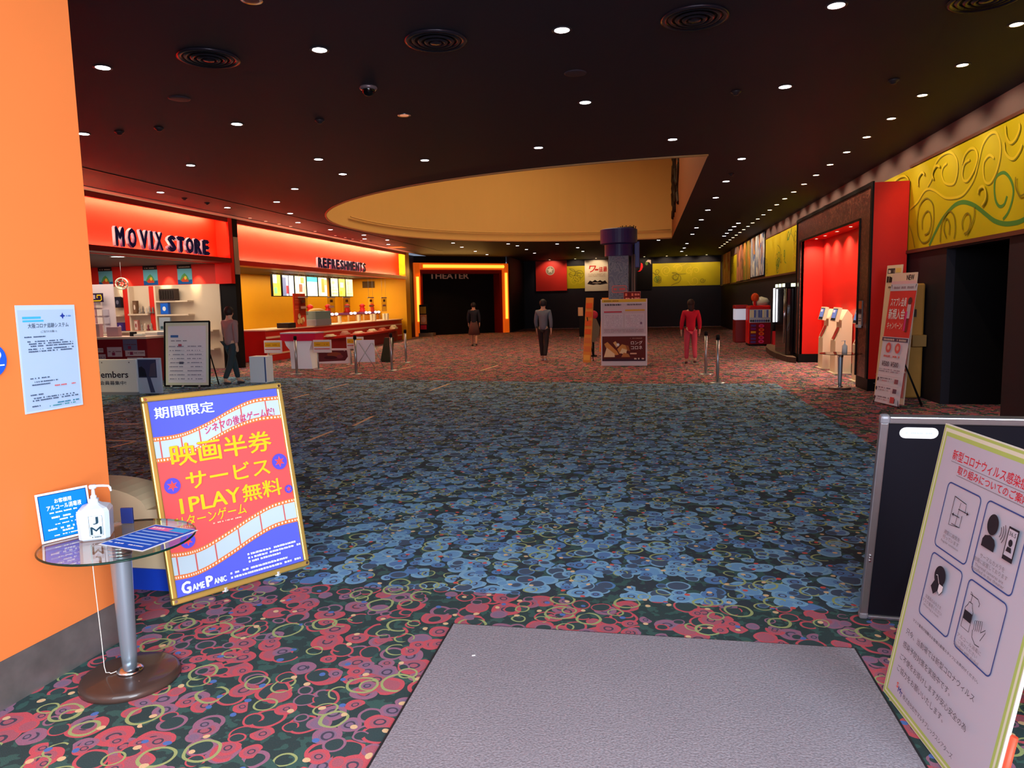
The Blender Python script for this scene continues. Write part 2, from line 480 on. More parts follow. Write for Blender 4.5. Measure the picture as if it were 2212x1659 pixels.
me = bpy.data.meshes.new('ceiling'); bm.to_mesh(me); bm.free(); me.materials.append(ceil_m)
o = bpy.data.objects.new('ceiling', me); COL.objects.link(o); struct(o)
# dome: gold inner wall, top, a rim bead and the darker straight side
mb = MB()
for k in range(len(DO)-1):
    a, b = DO[k], DO[k+1]
    mb.face([(a[0], a[1], CEIL), (b[0], b[1], CEIL), (b[0], b[1], 8.3), (a[0], a[1], 8.3)], gold, True)
mb.face([(x, y, 8.3) for x, y in DO], gold)
browng = M('brown_gold_side', (120, 70, 40), 0.7)
mb.face([(1.05, 30.05, CEIL), (1.05, 12.95, CEIL), (1.05, 12.95, 8.3), (1.05, 30.05, 8.3)], browng)
struct(mb.build('trim_1'))
mb = MB()
cx, cy = -2.5, 21.5
mb.tube([(x, y, CEIL) for x, y in DO], 0.03, M('dome_rim', (190, 140, 90), 0.5), 6)
ins = [(cx+(x-cx)*0.985, cy+(y-cy)*0.985, CEIL+0.32) for x, y in DO[28:]]
mb.tube(ins, 0.025, gold, 6)
struct(mb.build('trim_2'))
# dark wandering lines painted on the straight side of the dome near its far end
mb = MB()
for y0, yy in ((28.6, 3.3), (27.4, 3.1), (26.0, 2.9), (24.2, 2.7)):
    p = [(1.035, y0 + 0.35*math.sin(k*0.9+y0), CEIL + 0.6 + k*yy/14) for k in range(15)]
    mb.tube(p, 0.07, M('dome_line', (40, 26, 20), 0.6), 6)
struct(mb.build('trim_3'))
# ceiling seam; edge strip along the shops painted pale for bounce light
mb = MB(); mb.box(-9.32, -9.27, 5, 33, CEIL-0.012, CEIL+0.01, black); struct(mb.build('trim_4'))
mb = MB(); mb.box(-10.98, -10.62, 3, 33, CEIL-0.015, CEIL+0.02, M('pale_bounce_edge', (150, 120, 118), 0.6)); struct(mb.build('trim_5'))
mb = MB()
for y0, y1 in ((3.0, 17.9), (18.35, 32.6)): mb.box(-11.0, -10.93, y0, y1, CEIL-0.13, CEIL+0.02, darkred)
struct(mb.build('trim_6'))

# orange entrance wall on the left with metal baseboard
mb = MB(); mb.prism([(-2.583, 3.045, 0.21), (-2.66, 3.10, 0.21), (-2.88, 3.30, 0.21), (-3.4, 3.30, 0.21), (-3.4, -4, 0.21), (-3.163, -4, 0.21)], (0, 0, CEIL-0.21), orange); struct(mb.build('wall_left'))
bbm = M('worn_metal_baseboard', (136, 130, 128), 0.38, 0.6, noise=0.4, nscale=9)
mb = MB(); mb.prism([(-2.588, 3.03, 0), (-2.665, 3.09, 0), (-2.88, 3.29, 0), (-3.39, 3.29, 0), (-3.39, -4, 0), (-3.168, -4, 0)], (0, 0, 0.21), bbm); struct(mb.build('baseboard_left'))
# right entrance wall (outside the frame) and the fronts beside the entrance
mb = MB(); mb.box(4.31, 4.45, -4, 3.2, 0, CEIL, orange); struct(mb.build('wall_entrance_right'))
mb = MB(); mb.box(-17, -3.4, 3.05, 3.25, 0, CEIL, navy); struct(mb.build('wall_front'))

# right wall: navy below, brown grey above, with a dark passage opening
mb = MB()
X = 4.31
def rw(y0, y1, z0, z1, m): mb.box(X, X+0.12, y0, y1, z0, z1, m)
rw(3.0, 9.76, 0, 2.36, navy); rw(9.76, 11.61, 2.28, 2.36, navy); rw(11.61, 43.6, 0, 2.36, navy)
rw(3.0, 43.6, 2.36, CEIL, wallbrown)
struct(mb.build('wall_right'))
mb = MB()
mb.box(X+0.12, X+2.4, 9.6, 9.76, 0, 2.4, black); mb.box(X+0.12, X+2.4, 11.61, 11.77, 0, 2.4, black)
mb.box(X+2.3, X+2.45, 9.6, 11.8, 0, 2.4, black); mb.box(X+0.12, X+2.4, 9.7, 11.7, 2.3, 2.42, black)
struct(mb.build('door_1'))
mb = MB()
for ya, yb in ((3.2, 13.16), (19.3, 43.5)): mb.box(X-0.04, X, ya, yb, 3.69, 3.73, M('band_ledge', (92, 52, 40), 0.5)); mb.box(X-0.05, X, ya, yb, 2.30, 2.355, M('band_ledge', (92, 52, 40), 0.5))
struct(mb.build('trim_7'))
# back wall
mb = MB()
mb.box(-7.4, 4.45, 43.5, 43.65, 0, CEIL, navy)
struct(mb.build('wall_back'))
mb = MB(); mb.prism([(-7.35, 38.75, 0), (-7.35, 43.6, 0), (-7.2, 43.6, 0), (-7.2, 38.75, 0)], (0, 0, CEIL), navy); struct(mb.build('wall_back_side'))

# shop side (left): fascias, lips, end returns, shop walls
LX = -11.3
mb = MB()
for y0, y1 in ((3.2, 17.9), (18.35, 32.7)):
    mb.box(LX-0.1, LX, y0, y1, 2.84, CEIL+0.05, redfas)
struct(mb.build('wall_shop_fascia'))
lip_r = M('red_lip_paint', (206, 22, 18), 0.4)
mb = MB()
mb.box(-11.32, -10.9, 3.2, 17.95, 2.85, 2.97, darkred); mb.box(-11.32, -10.9, 18.35, 32.6, 2.80, 2.93, lip_r)
struct(mb.build('trim_8'))
mb = MB()
mb.box(-11.4, -10.93, 17.92, 18.10, 2.3, CEIL, redfas)
mb.box(-11.4, -10.93, 18.10, 18.36, 0, CEIL, black)
mb.box(-10.94, -10.91, 18.12, 18.34, 2.55, 3.55, M('tan_insert', (170, 140, 110), 0.5))
struct(mb.build('trim_9'))
mb = MB()
mb.box(-11.4, -11.0, 32.6, 33.2, 0, CEIL, yellow)
mb.box(-14.3, -11.3, 32.65, 32.8, 0, 3.0, yellow)
struct(mb.build('wall_shop_side'))
mb = MB()
mb.box(-14.4, -14.25, 18.45, 32.8, 0, 3.0, yellow); struct(mb.build('wall_shop_back'))
mb = MB(); mb.box(-16.2, -11.35, 18.2, 18.4, 0, 3.0, redwall); struct(mb.build('wall_store_end'))
mb = MB(); mb.box(-16.4, -16.2, 3.2, 18.4, 0, 3.0, redwall); struct(mb.build('wall_store_back'))
mb = MB()
mb.box(-16.4, -11.2, 3.2, 18.4, 2.86, 2.98, M('shop_ceiling', (70, 52, 56), 0.6)); mb.box(-14.4, -11.2, 18.4, 32.8, 2.86, 2.98, M('shop_ceiling', (70, 52, 56), 0.6))
struct(mb.build('ceiling_shops'))
mb = MB(); mb.box(-11.9, -11.45, 33.2, 35.3, 0, CEIL, navy); struct(mb.build('wall_portal_side'))

# ================================================================= theatre portal with glowing frame
A = Vector((-11.5, 35.2, 0)); B = Vector((-7.35, 38.75, 0))
pe = (B-A).normalized(); pl = (B-A).length; pn = pe.cross(Vector((0, 0, 1)))   # towards the hall
pz = math.atan2(pe.y, pe.x)
por = thing('theater_portal', 'wide dark theatre entrance with glowing orange frame at the far left', 'entrance', (A.x, A.y, 0), pz)
og = M('orange_lit_frame', (232, 92, 14), 0.3, emit=0.55)
ogl = M('orange_tube_light', (255, 190, 60), 0.4, emit=1.6)
rd = M('deep_red_reveal', (120, 20, 12), 0.35)
# local: x along the wall, y away from the hall
mb = MB(); mb.box(0, 0.34, -0.18, 0.1, 0, 3.70, og, 0.03); mb.build('frame_post', por)
mb = MB(); mb.box(pl-0.34, pl, -0.18, 0.1, 0, 3.70, og, 0.03); mb.build('frame_post', por)
mb = MB(); mb.box(0.34, pl-0.34, -0.18, 0.1, 3.36, 3.70, og, 0.03); mb.build('frame_header', por)
mb = MB(); mb.box(0.34, pl-0.34, -0.05, 0.6, 3.16, 3.36, rd); mb.box(0.34, 0.5, -0.05, 0.6, 0, 3.2, rd); mb.box(pl-0.5, pl-0.34, -0.05, 0.6, 0, 3.2, rd); mb.build('reveal', por)
mb = MB(); mb.tube([(0.17, -0.2, 0.75), (0.17, -0.2, 3.0)], 0.075, ogl); mb.build('light_tube', por)
mb = MB(); mb.tube([(pl-0.17, -0.2, 0.75), (pl-0.17, -0.2, 3.2)], 0.075, ogl); mb.build('light_tube', por)
mb = MB(); mb.tube([(0.5, -0.2, 3.53), (pl-0.3, -0.2, 3.53)], 0.08, ogl); mb.build('light_tube', por)
mb = MB(); mb.box(0, pl, 0.6, 0.7, 0, CEIL, black); mb.box(0, pl, 0.1, 0.7, 3.7, CEIL, black); mb.build('back_wall', por)
s = Sheet(0.002)
s.text('THEATER', 0.0, 0.0, 2.3, 0.3, (230, 204, 180), 0.03)
s.build('lettering', por, (1.15, 0.58, 2.92), (1, 0, 0))
# ================================================================= foreground, left
# glass pedestal table
glassm = thin_glass('clear_glass', (.86, .94, .90), .09)
glassedge = M('green_glass_edge', (16, 44, 36), 0.08)
alu = M('satin_aluminium', (168, 186, 200), 0.32, 0.75)
wood_dark = M('dark_brown_base', (70, 52, 46), 0.32, noise=0.25, nscale=7, coat=0.3)
def pedestal_table(name, label, loc, top_r, base_r, h, top_mat, edge_mat):
    t = thing(name, label, 'table', loc)
    mb = MB(); mb.lathe([(0, 0), (base_r, 0), (base_r*1.0, 0.012), (base_r*0.97, 0.03), (base_r*0.9, 0.036), (0.06, 0.04), (0, 0.04)], wood_dark, seg=48); mb.build('base', t)
    mb = MB(); mb.lathe([(0, 0.04), (0.055, 0.04), (0.055, 0.05), (0.038, 0.06), (0, 0.06)], chrome, seg=28); mb.build('flange', t)
    mb = MB(); mb.lathe([(0, 0.055), (0.030, 0.055), (0.033, 0.12), (0.044, h-0.075), (0.044, h-0.07), (0, h-0.07)], alu, seg=32); mb.build('pole', t)
    mb = MB()
    for k in range(4): mb.lathe([(0, h-0.07+k*0.015), (0.046, h-0.07+k*0.015), (0.05, h-0.063+k*0.015), (0.046, h-0.056+k*0.015), (0, h-0.056+k*0.015)], chrome, seg=32)
    mb.cyl((0, 0, 0), 0.07, h-0.012, h-0.0102, chrome, 28); mb.build('collar', t)
    mb = MB(); mb.lathe([(0, h-0.01), (top_r-0.006, h-0.01), (top_r-0.006, h), (0, h)], top_mat, seg=64, smooth=False); top = mb.build('tabletop', t)
    mb = MB(); mb.lathe([(top_r-0.0055, h-0.010), (top_r, h-0.007), (top_r, h-0.003), (top_r-0.0055, h)], edge_mat, seg=64); mb.build('edge', top)
    return t
TX, TY, TH = -2.275, 2.712, 0.65
pedestal_table('glass_table', 'round glass pedestal table beside the orange wall, holding the white pump bottle', (TX, TY, 0), 0.312, 0.207, TH, glassm, glassedge)
# blue sign card standing on the table
bl = M('sign_blue', (20, 110, 220), 0.35)
s = Sheet(0.0004)
s.slab(0, 0.21, 0, 0.215, 0.004, (235, 236, 240))
s.rect(0.008, 0.009, 0.202, 0.206, (22, 40, 92)); s.rect(0.011, 0.012, 0.199, 0.203, (14, 118, 224))
s.text('お客様用', 0.070, 0.163, 0.138, 0.183, (240, 244, 250), 0.02)
s.text('アルコール消毒液', 0.036, 0.135, 0.176, 0.158, (240, 244, 250), 0.02)
for y, a, b, h in ((0.121, .045, .168, .006), (0.099, .05, .165, .008), (0.087, .08, .135, .006), (0.070, .06, .155, .005), (0.049, .03, .18, .008), (0.036, .085, .13, .008), (0.022, .05, .16, .005)):
    s.lines(a, y, b, h, (230, 238, 250))
t = thing('sign_card', 'blue alcohol disinfectant sign card with white edge standing on the glass table', 'sign', (-2.562, 2.602, TH), 0)
e0 = (0.42, 0.80); 
s.build('card', t, (0, 0, 0.002), (e0[0], e0[1], 0), lean((e0[0], e0[1]), 9))
mb = MB(); ev = Vector((e0[0], e0[1], 0)).normalized(); nv = Vector((-ev.y, ev.x, 0))
c0 = ev*0.10 + nv*0.006
mb.prism([c0 + ev*-0.02 + Vector((0, 0, 0.001)), c0 + ev*0.02 + Vector((0, 0, 0.001)), c0 + ev*0.02 + nv*0.02 + Vector((0, 0, 0.09)), c0 - ev*0.02 + nv*0.02 + Vector((0, 0, 0.09))], nv*0.003, white); mb.build('easel_back', t)
# pump bottle
t = thing('pump_bottle', 'white square hand sanitizer pump bottle marked J M on the glass table', 'bottle', (-2.405, 2.735, TH), math.radians(30))
bw = M('bottle_white', (196, 210, 222), 0.35)
mb = MB()
def sq(rad, z, c=0.25):
    k = rad*c; return [(rad-k, -rad, z), (rad, -rad+k, z), (rad, rad-k, z), (rad-k, rad, z), (-rad+k, rad, z), (-rad, rad-k, z), (-rad, -rad+k, z), (-rad+k, -rad, z)]
rings = [sq(.056, 0), sq(.061, .006), sq(.064, .10), sq(.064, .122), sq(.055, .138), sq(.028, .150), sq(.018, .158), sq(.018, .172), sq(.010, .176)]
vr = [[mb.bm.verts.new(p) for p in rg] for rg in rings]; mi = mb.mi(bw)
for a, b in zip(vr, vr[1:]):
    for k in range(8): fc = mb.bm.faces.new((a[k], a[(k+1) % 8], b[(k+1) % 8], b[k])); fc.material_index = mi
mb.bm.faces.new(list(reversed(vr[0]))).material_index = mi; mb.bm.faces.new(vr[-1]).material_index = mi
mb.build('body', t)
pw = M('pump_white', (212, 218, 226), 0.3)
mb = MB(); mb.lathe([(0, .174), (.0125, .174), (.0125, .186), (.008, .19), (.006, .215), (.006, .222), (0, .222)], pw, seg=20)
mb.build('neck', t)
mb = MB(); mb.lathe([(0, .218), (.013, .218), (.016, .222), (.016, .232), (.012, .236), (0, .236)], pw, seg=20)
mb.tube([(0.01, -.002, .230), (.04, -.012, .2305), (.066, -.022, .229), (.072, -.025, .222), (.075, -.027, .206)], [.006, .0055, .005, .0055, .0045], pw, 10); mb.build('pump_head', t)
s = Sheet(0.0004); dk = (34, 60, 74)
s.outline([(-.026, -.044), (.026, -.044), (.026, .044), (-.026, .044)], 0.0016, dk)
s.text('J', -.011, .006, .011, .040, dk, 0.012); s.text('M', -.022, -.039, .022, -.004, dk, 0.012); s.lines(-.018, -.052, .018, .004, dk)
s.build('label', t, (0.012, -.0646, .066), (1, 0, 0))
# flyer lying on the table
s = Sheet(0.0004)
s.slab(0, .22, 0, .30, .0012, (232, 236, 242)); s.rect(.006, .006, .214, .294, (28, 86, 196)); s.rect(.02, .235, .2, .275, (236, 120, 170)); s.rect(.12, .24, .2, .285, (60, 170, 235))
for y in (.2, .165, .13, .095, .06): s.rect(.02, y, .2, y+.012, (150, 190, 240)); 
s.lines(.03, .246, .11, .016, (250, 230, 240)); s.lines(.02, .03, .19, .01, (230, 240, 250))
t = s.build('flyer', None, (-2.315, 2.635, TH+.0022), (0.976, -0.217, 0), (0.217, 0.976, 0)); 
t.scale = (1.2, 0.98, 1); tag(t, 'blue printed flyer with pink heading lying flat on the glass table', 'flyer')
# small navy card box behind the bottle
mb = MB(); mb.box(-.028, .028, -.006, .006, 0, .075, M('navy_card', (30, 44, 104), 0.4), .002)
t = mb.build('card_box', None, (-2.40, 2.925, TH+.001)); t.rotation_euler = (0, 0, .2); tag(t, 'small navy blue box on the glass table behind the white pump bottle', 'box')
# cord hanging from the table to its base
mb = MB()
p = [(-2.375, 2.66, .636), (-2.376, 2.665, .45), (-2.372, 2.67, .2), (-2.372, 2.672, .075), (-2.36, 2.665, .05), (-2.35, 2.675, .046), (-2.338, 2.668, .046), (-2.33, 2.68, .046), (-2.318, 2.695, .05), (-2.31, 2.70, .055)]
t = thing('cord', 'thin white cord hanging from the glass table down to its brown base', 'cord', (-2.34, 2.68, .046))
mb.tube([Vector(q)-Vector((-2.34, 2.68, .046)) for q in p], .0018, M('white_cord', (226, 222, 214), .6), 6); mb.build('cord_line', t)
# notice sheet on the orange wall
s = Sheet(0.0004); W0, H0 = .298, .464
s.slab(0, W0, 0, H0, .001, (190, 210, 234)); s.rect(.008, .008, W0-.008, H0-.02, (172, 196, 224))
s.rect(.028, .405, .118, .415, (70, 176, 230)); s.rect(.028, .392, .13, .4, (70, 176, 230)); s.star(.228, .415, .015, .007, 4, (40, 60, 150)); s.lines(.248, .411, .272, .007, (90, 130, 190))
s.text('大阪コロナ追跡システム', .05, .365, .255, .386, (60, 72, 96), .01); s.text('(ご協力のお願い)', .11, .342, .19, .354, (60, 72, 96))
ik = (62, 78, 108)
for y, a, b in ((.325, .028, .13), (.305, .04, .22), (.295, .04, .27), (.285, .04, .27), (.272, .04, .27), (.262, .04, .26), (.146, .028, .13), (.13, .04, .17), (.118, .04, .13), (.075, .028, .09), (.06, .035, .25), (.05, .035, .27), (.026, .03, .07)):
    s.lines(a, y, b, .0055, ik)
s.lines(.15, .105, .26, .006, (214, 92, 92)); s.lines(.12, .028, .27, .006, (40, 120, 150)); s.lines(.11, .018, .25, .005, (40, 140, 150))
ew = Vector((0.0825, 0.9966, 0)); o0 = Vector((-2.6115, 2.628, 1.2155)) + Vector((.9966, -.0825, 0))*.0035
t = s.build('notice_sheet', None, o0, ew); tag(t, 'pale blue printed notice sheet stuck on the orange wall', 'notice')
s = Sheet(0.0004); s.ell(0, 0, .072, .072, (36, 92, 220), 36); s.ell(.0, .02, .05, .03, (214, 226, 240)); s.rect(-.06, -.026, .06, -.02, (210, 226, 250)); s.ell(.03, .01, .014, .014, (240, 150, 120))
t = s.build('round_sticker', None, Vector((-2.6225, 2.497, 1.458)) + Vector((.9966, -.0825, 0))*.003, ew); tag(t, 'round blue sticker on the orange wall at the left picture edge', 'sticker')

# film ticket poster in a gold frame
bl0 = Vector((-2.591, 3.445, 0.006)); eg = Vector((.561, .828, 0)).normalized(); ug = lean(eg, 12); ng = eg.cross(ug)
t = thing('poster_stand', 'gold framed blue and red poster stand advertising a free game play', 'poster stand', bl0)
gm = M('gold_frame', (214, 176, 92), .3, .55)
WG, HG = .849, 1.183
s = Sheet(0.0006)
BLU = (92, 100, 222); RED = (232, 90, 90); FILM = (190, 208, 220); ORG = (226, 122, 62); YEL = (212, 196, 40); PNK = (200, 60, 110)
x0, x1, y0, y1 = .028, .821, .036, 1.148
s.slab(x0, x1, y0, y1, .008, BLU)
def wave(pts):   # smooth curve through points
    out = []
    for k in range(len(pts)-1):
        p0, p1, p2, p3 = pts[max(k-1, 0)], pts[k], pts[k+1], pts[min(k+2, len(pts)-1)]
        for q in range(5):
            tt = q/5
            out.append(tuple(.5*((2*b)+(-a+c)*tt+(2*a-5*b+4*c-d)*tt*tt+(-a+3*b-3*c+d)*tt**3) for a, b, c, d in zip(p0, p1, p2, p3)))
    return out + [pts[-1]]
T1 = wave([(x0, .946), (.145, .945), (.246, .96), (.372, 1.0), (.506, 1.055), (.652, 1.097), (x1, 1.1)])
B1 = wave([(x0, .80), (.145, .80), (.246, .825), (.372, .88), (.506, .927), (.652, .955), (x1, .952)])
T2 = wave([(x0, .29), (.126, .277), (.227, .287), (.372, .335), (.517, .389), (.666, .432), (x1, .44)])
B2 = wave([(x0, .135), (.126, .128), (.227, .143), (.372, .19), (.517, .245), (.666, .285), (x1, .288)])
s.poly(B1 + list(reversed(T2)), RED)
for T, Bt in ((T1, B1), (T2, B2)):
    z = s.up(); m = ink(ORG)
    for k in range(len(T)-1): s.mb.face([(*Bt[k], z), (*Bt[k+1], z), (*T[k+1], z), (*T[k], z)], m)
    z = s.up(); m = ink(FILM)
    lp = lambda a, b, q: (a[0]+(b[0]-a[0])*q, a[1]+(b[1]-a[1])*q)
    n = len(T)-1
    for k in range(n):
        s.mb.face([(*lp(Bt[k], T[k], .17), z), (*lp(Bt[k+1], T[k+1], .17), z), (*lp(Bt[k+1], T[k+1], .83), z), (*lp(Bt[k], T[k], .83), z)], m)
    z = s.up(); m2 = ink((246, 224, 204))
    for k in range(n*3//2):
        for qa, qb in ((.045, .125), (.875, .955)):
            a = (k+.25)/(n*1.5)*n; b = (k+.75)/(n*1.5)*n
            def at(P, v): i = min(int(v), n-1); return lp(P[i], P[i+1], v-i)
            s.mb.face([(*lp(at(Bt, a), at(T, a), qa), z), (*lp(at(Bt, b), at(T, b), qa), z), (*lp(at(Bt, b), at(T, b), qb), z), (*lp(at(Bt, a), at(T, a), qb), z)], m2)
    z = s.up(); m3 = ink((206, 96, 90))
    for k in range(2, n, 5):
        a, b = lp(Bt[k], T[k], .17), lp(Bt[k], T[k], .83)
        s.mb.face([(a[0]-.004, a[1], z), (a[0]+.004, a[1], z), (b[0]+.004, b[1], z), (b[0]-.004, b[1], z)], m3)
s.text('期間限定', .058, 1.046, .40, 1.114, (224, 240, 252), .022)
s.text('シネマの後はゲームだ!', .325, .93, .775, .985, PNK, .02, fn=lambda x, y: (x, y + .06*math.sin((x-.325)/.45*1.5)-.012))
SH = lambda k: (lambda x, y: (x, y))
for dx, c, bd in ((0, RED, .045), (0, YEL, .018)):
    s.text('映画半券', .108, .762, .722, .892, c, bd)
    s.text('サービス', .172, .618, .686, .722, c, bd)
    s.text('1PLAY', .118, .49, .475, .578, c, bd); s.text('無料', .485, .478, .742, .585, c, bd)
    s.text('リターンゲーム', .088, .412, .495, .478, c, bd*.7)
for cx_, cy_, rr_ in ((.094, .658, .045), (.753, .684, .05), (.784, .503, .026), (.13, .335, .042)):
    s.ell(cx_, cy_, rr_, rr_, (92, 82, 214)); s.star(cx_, cy_, rr_*.72, rr_*.3, 6, (236, 80, 80))
s.lines(.28, .395, .46, .008, (244, 200, 170))
s.text('G', .055, .046, .110, .116, (232, 242, 250), .05); s.text('AME', .114, .052, .185, .09, (232, 242, 250), .05); s.text('P', .193, .05, .235, .112, (232, 242, 250), .05); s.text('ANIC', .238, .054, .312, .088, (232, 242, 250), .05)
for y, a, b in ((.165, .475, .77), (.143, .475, .80), (.121, .475, .66), (.083, .355, .70), (.058, .355, .80)):
    s.rect(a-.02, y, a-.008, y+.012, (230, 236, 250)); s.lines(a, y, b, .013, (226, 232, 248), .9)
s.build('poster', t, (0, 0, 0), eg, ug)
mb = MB()
fw = .034
for a in ((0, WG, 0, fw), (0, WG, HG-fw, HG), (0, fw, fw, HG-fw), (WG-fw, WG, fw, HG-fw)):
    mb.box(a[0], a[1], a[2], a[3], -.022, .012, gm, .008)
fo = mb.build('frame', t); mwf = Matrix((eg, ug, ng)).transposed().to_4x4(); fo.matrix_local = mwf
for cx_, cy_ in ((.02, .02), (WG-.02, .02), (.02, HG-.02), (WG-.02, HG-.02)):
    mb = MB(); mb.cyl((cx_, cy_, 0), .009, .011, .014, chrome, 12); mb.build('corner_screw', t).matrix_local = mwf
mb = MB(); mb.box(fw*.6, WG-fw*.6, fw*.6, HG-fw*.6, -.018, -.010, M('grey_back_board', (90, 90, 96), .6)); bo = mb.build('back_board', t); bo.matrix_local = mwf
back = -Vector((ng.x, ng.y, 0)).normalized()
for q in (.3, .85):
    top = eg*(WG*q) + ug*.80 - ng*.024; foot = Vector(((eg*(WG*q)).x, (eg*(WG*q)).y, 0)) + back*.20; foot.z = .008 - bl0.z
    mb = MB(); mb.tube([top, foot], .011, steel, 8); mb.build('leg', t)
for q in (.355, .745):
    mb = MB(); p = eg*(WG*q); mb.box(p.x-.012, p.x+.012, p.y-.012, p.y+.012, -.006, .02, white); mb.build('foot', t)

# cream rounded stand with blue plinth just past the orange wall
t = thing('display_stand', 'low cream display stand with rounded top and blue plinth past the orange wall', 'stand', (-3.02, 3.66, 0))
cr = M('cream_board', (222, 196, 158), .5, noise=.05)
mb = MB(); pr = [(-.30, .13), (.33, .13), (.33, .50), (.145, .485)] + [(.145-.40*(1-math.cos(a*PI/2/8)), .485+.135*math.sin(a*PI/2/8)) for a in range(1, 9)] + [(-.30, .62)]
mb.prism([(x, 0, z) for x, z in pr], (0, .26, 0), cr); mb.build('body', t)
mb = MB(); mb.box(-.31, .34, -.01, .27, 0, .13, M('plinth_blue', (28, 66, 190), .4)); mb.build('plinth', t)

# ================================================================= grey entrance mat
matm = M('grey_ribbed_mat', (128, 124, 132), .95); g = G(matm)
tc = g.new('ShaderNodeTexCoord'); n1 = g.new('ShaderNodeTexNoise'); n1.inputs['Scale'].default_value = 110; n1.inputs['Detail'].default_value = 3; g.link(tc.outputs['Object'], n1.inputs['Vector'])
n2 = g.new('ShaderNodeTexNoise'); n2.inputs['Scale'].default_value = 2.5; g.link(tc.outputs['Object'], n2.inputs['Vector'])
k = g.mix(n1.outputs['Fac'], lin((80, 76, 84)), lin((190, 184, 192))); k = g.mix(g.ma('MULTIPLY', n2.outputs['Fac'], .35), k, lin((112, 108, 118)))
g.link(k, g.b.inputs['Base Color']); bp = g.new('ShaderNodeBump'); bp.inputs['Strength'].default_value = .6; bp.inputs['Distance'].default_value = .006
g.link(n1.outputs['Fac'], bp.inputs['Height']); g.link(bp.outputs['Normal'], g.b.inputs['Normal'])
t = thing('entrance_mat', 'large grey entrance mat on the patterned carpet in the foreground', 'mat', (0, 1.6, 0))
mb = MB(); mb.box(-.970, .958, -2.6, 1.838, .001, .010, matm); mb.build('pile', t)
mb = MB()
for q in ((-.982, -.970, -2.6, 1.85), (.958, .970, -2.6, 1.85), (-.970, .958, 1.838, 1.85)): mb.box(q[0], q[1], q[2], q[3], .001, .006, M('rubber_edge', (44, 42, 46), .7))
mb.build('rubber_border', t)
mb = MB(); mb.box(-.008, .008, -.003, .003, 0, .003, white); t = mb.build('paper_scrap', None, (-.79, 3.12, .0105)); t.rotation_euler = (0, 0, .4); tag(t, 'tiny white paper scrap lying on the grey entrance mat', 'scrap')

# ================================================================= foreground, right
# white measures board (green border) facing across the entrance
cb = Vector((.976, 3.081, .004)); ec = Vector((.08, -.997, 0)).normalized(); uc = lean(ec, 10); nc = ec.cross(uc)
t = thing('notice_stand', 'white infection measures notice board with green border standing at right front', 'sign', cb)
s = Sheet(0.0005); WC, HC = .775, 1.147
GRN = (176, 204, 110); PAP = (188, 190, 206)
s.slab(0, WC, 0, HC, .012, (226, 228, 214))
s.rect(.004, .004, WC-.004, HC-.004, GRN); s.rect(.014, .014, WC-.014, HC-.014, (222, 228, 206)); s.rect(.024, .022, WC-.024, HC-.028, GRN); s.rect(.036, .034, WC-.036, HC-.044, PAP)
RD = (206, 44, 60); NV = (58, 78, 142); BK = (44, 42, 50)
s.text('新型コロナウィルス感染症への', .11, 1.024, .665, 1.064, RD, .012); s.rect(.11, 1.016, .665, 1.018, (120, 120, 130)); s.text('取り組みについてのご案内', .17, .98, .61, 1.012, RD, .012); s.rect(.17, .973, .61, .975, (120, 120, 130))
for bx0, by0, bx1, by1 in ((.131, .688, .363, .94), (.403, .688, .643, .944), (.136, .41, .363, .66), (.409, .41, .641, .66)): s.rround(bx0, by0, bx1, by1, .02, .005, NV)
# window with arrows
s.outline([(.20, .90), (.20, .79), (.275, .80), (.275, .845)], .003, BK, False); s.outline([(.20, .90), (.285, .892), (.29, .86)], .003, BK, False)
s.outline([(.25, .888), (.245, .80)], .0022, BK, False); s.outline([(.22, .80), (.27, .80)], .0022, BK, False)
s.outline([(.245, .862), (.308, .862)], .003, BK, False); s.poly([(.318, .862), (.305, .869), (.305, .855)], BK); s.outline([(.265, .835), (.222, .835)], .003, BK, False); s.poly([(.212, .835), (.225, .842), (.225, .828)], BK)
s.text('適宜に換気を', .19, .752, .305, .768, (120, 118, 128)); s.text('行っています', .19, .733, .305, .748, (120, 118, 128)); s.text('Regular ventilation', .185, .717, .31, .728, (120, 118, 128))
# thermal camera
s.ell(.475, .875, .032, .036, BK); s.poly([(.437, .79), (.513, .79), (.513, .815), (.503, .83), (.475, .838), (.447, .83), (.437, .815)], BK)
for rr_ in (.03, .042, .054): s.outline([(.50+rr_*math.cos(a), .865+rr_*math.sin(a)) for a in (-.6, -.3, 0, .3, .6)], .003, BK, False)
s.rect(.566, .79, .622, .90, BK); s.rect(.571, .805, .617, .893, PAP); s.text('36.5', .576, .872, .612, .886, BK); s.ell(.594, .85, .011, .012, BK); s.poly([(.579, .82), (.609, .82), (.604, .836), (.584, .836)], BK)
s.text('サーマルカメラを', .455, .752, .60, .768, (120, 118, 128)); s.text('劇場に設置しております', .425, .732, .625, .748, (120, 118, 128)); s.text('Thermal cameras are', .44, .716, .61, .727, (120, 118, 128)); s.text('installed in the theater', .425, .702, .62, .713, (120, 118, 128))
# masked head
s.ell(.25, .60, .04, .038, BK); s.poly([(.205, .545), (.232, .523), (.262, .55), (.285, .575), (.285, .60), (.215, .60), (.222, .575)], BK); s.poly([(.258, .575), (.29, .575), (.292, .555), (.275, .535), (.258, .545)], (226, 226, 232)); s.outline([(.232, .6), (.24, .602), (.258, .572), (.258, .545), (.275, .535), (.291, .555), (.29, .575), (.258, .575)], .003, BK, False); s.outline([(.228, .597), (.238, .6), (.258, .574)], .003, (226, 226, 232), False)
s.text('従業員のみなさま', .19, .492, .31, .506, (120, 118, 128)); s.text('マスク着用ください', .175, .473, .325, .488, (120, 118, 128)); s.text('Wearing a mask', .19, .458, .31, .469, (120, 118, 128))
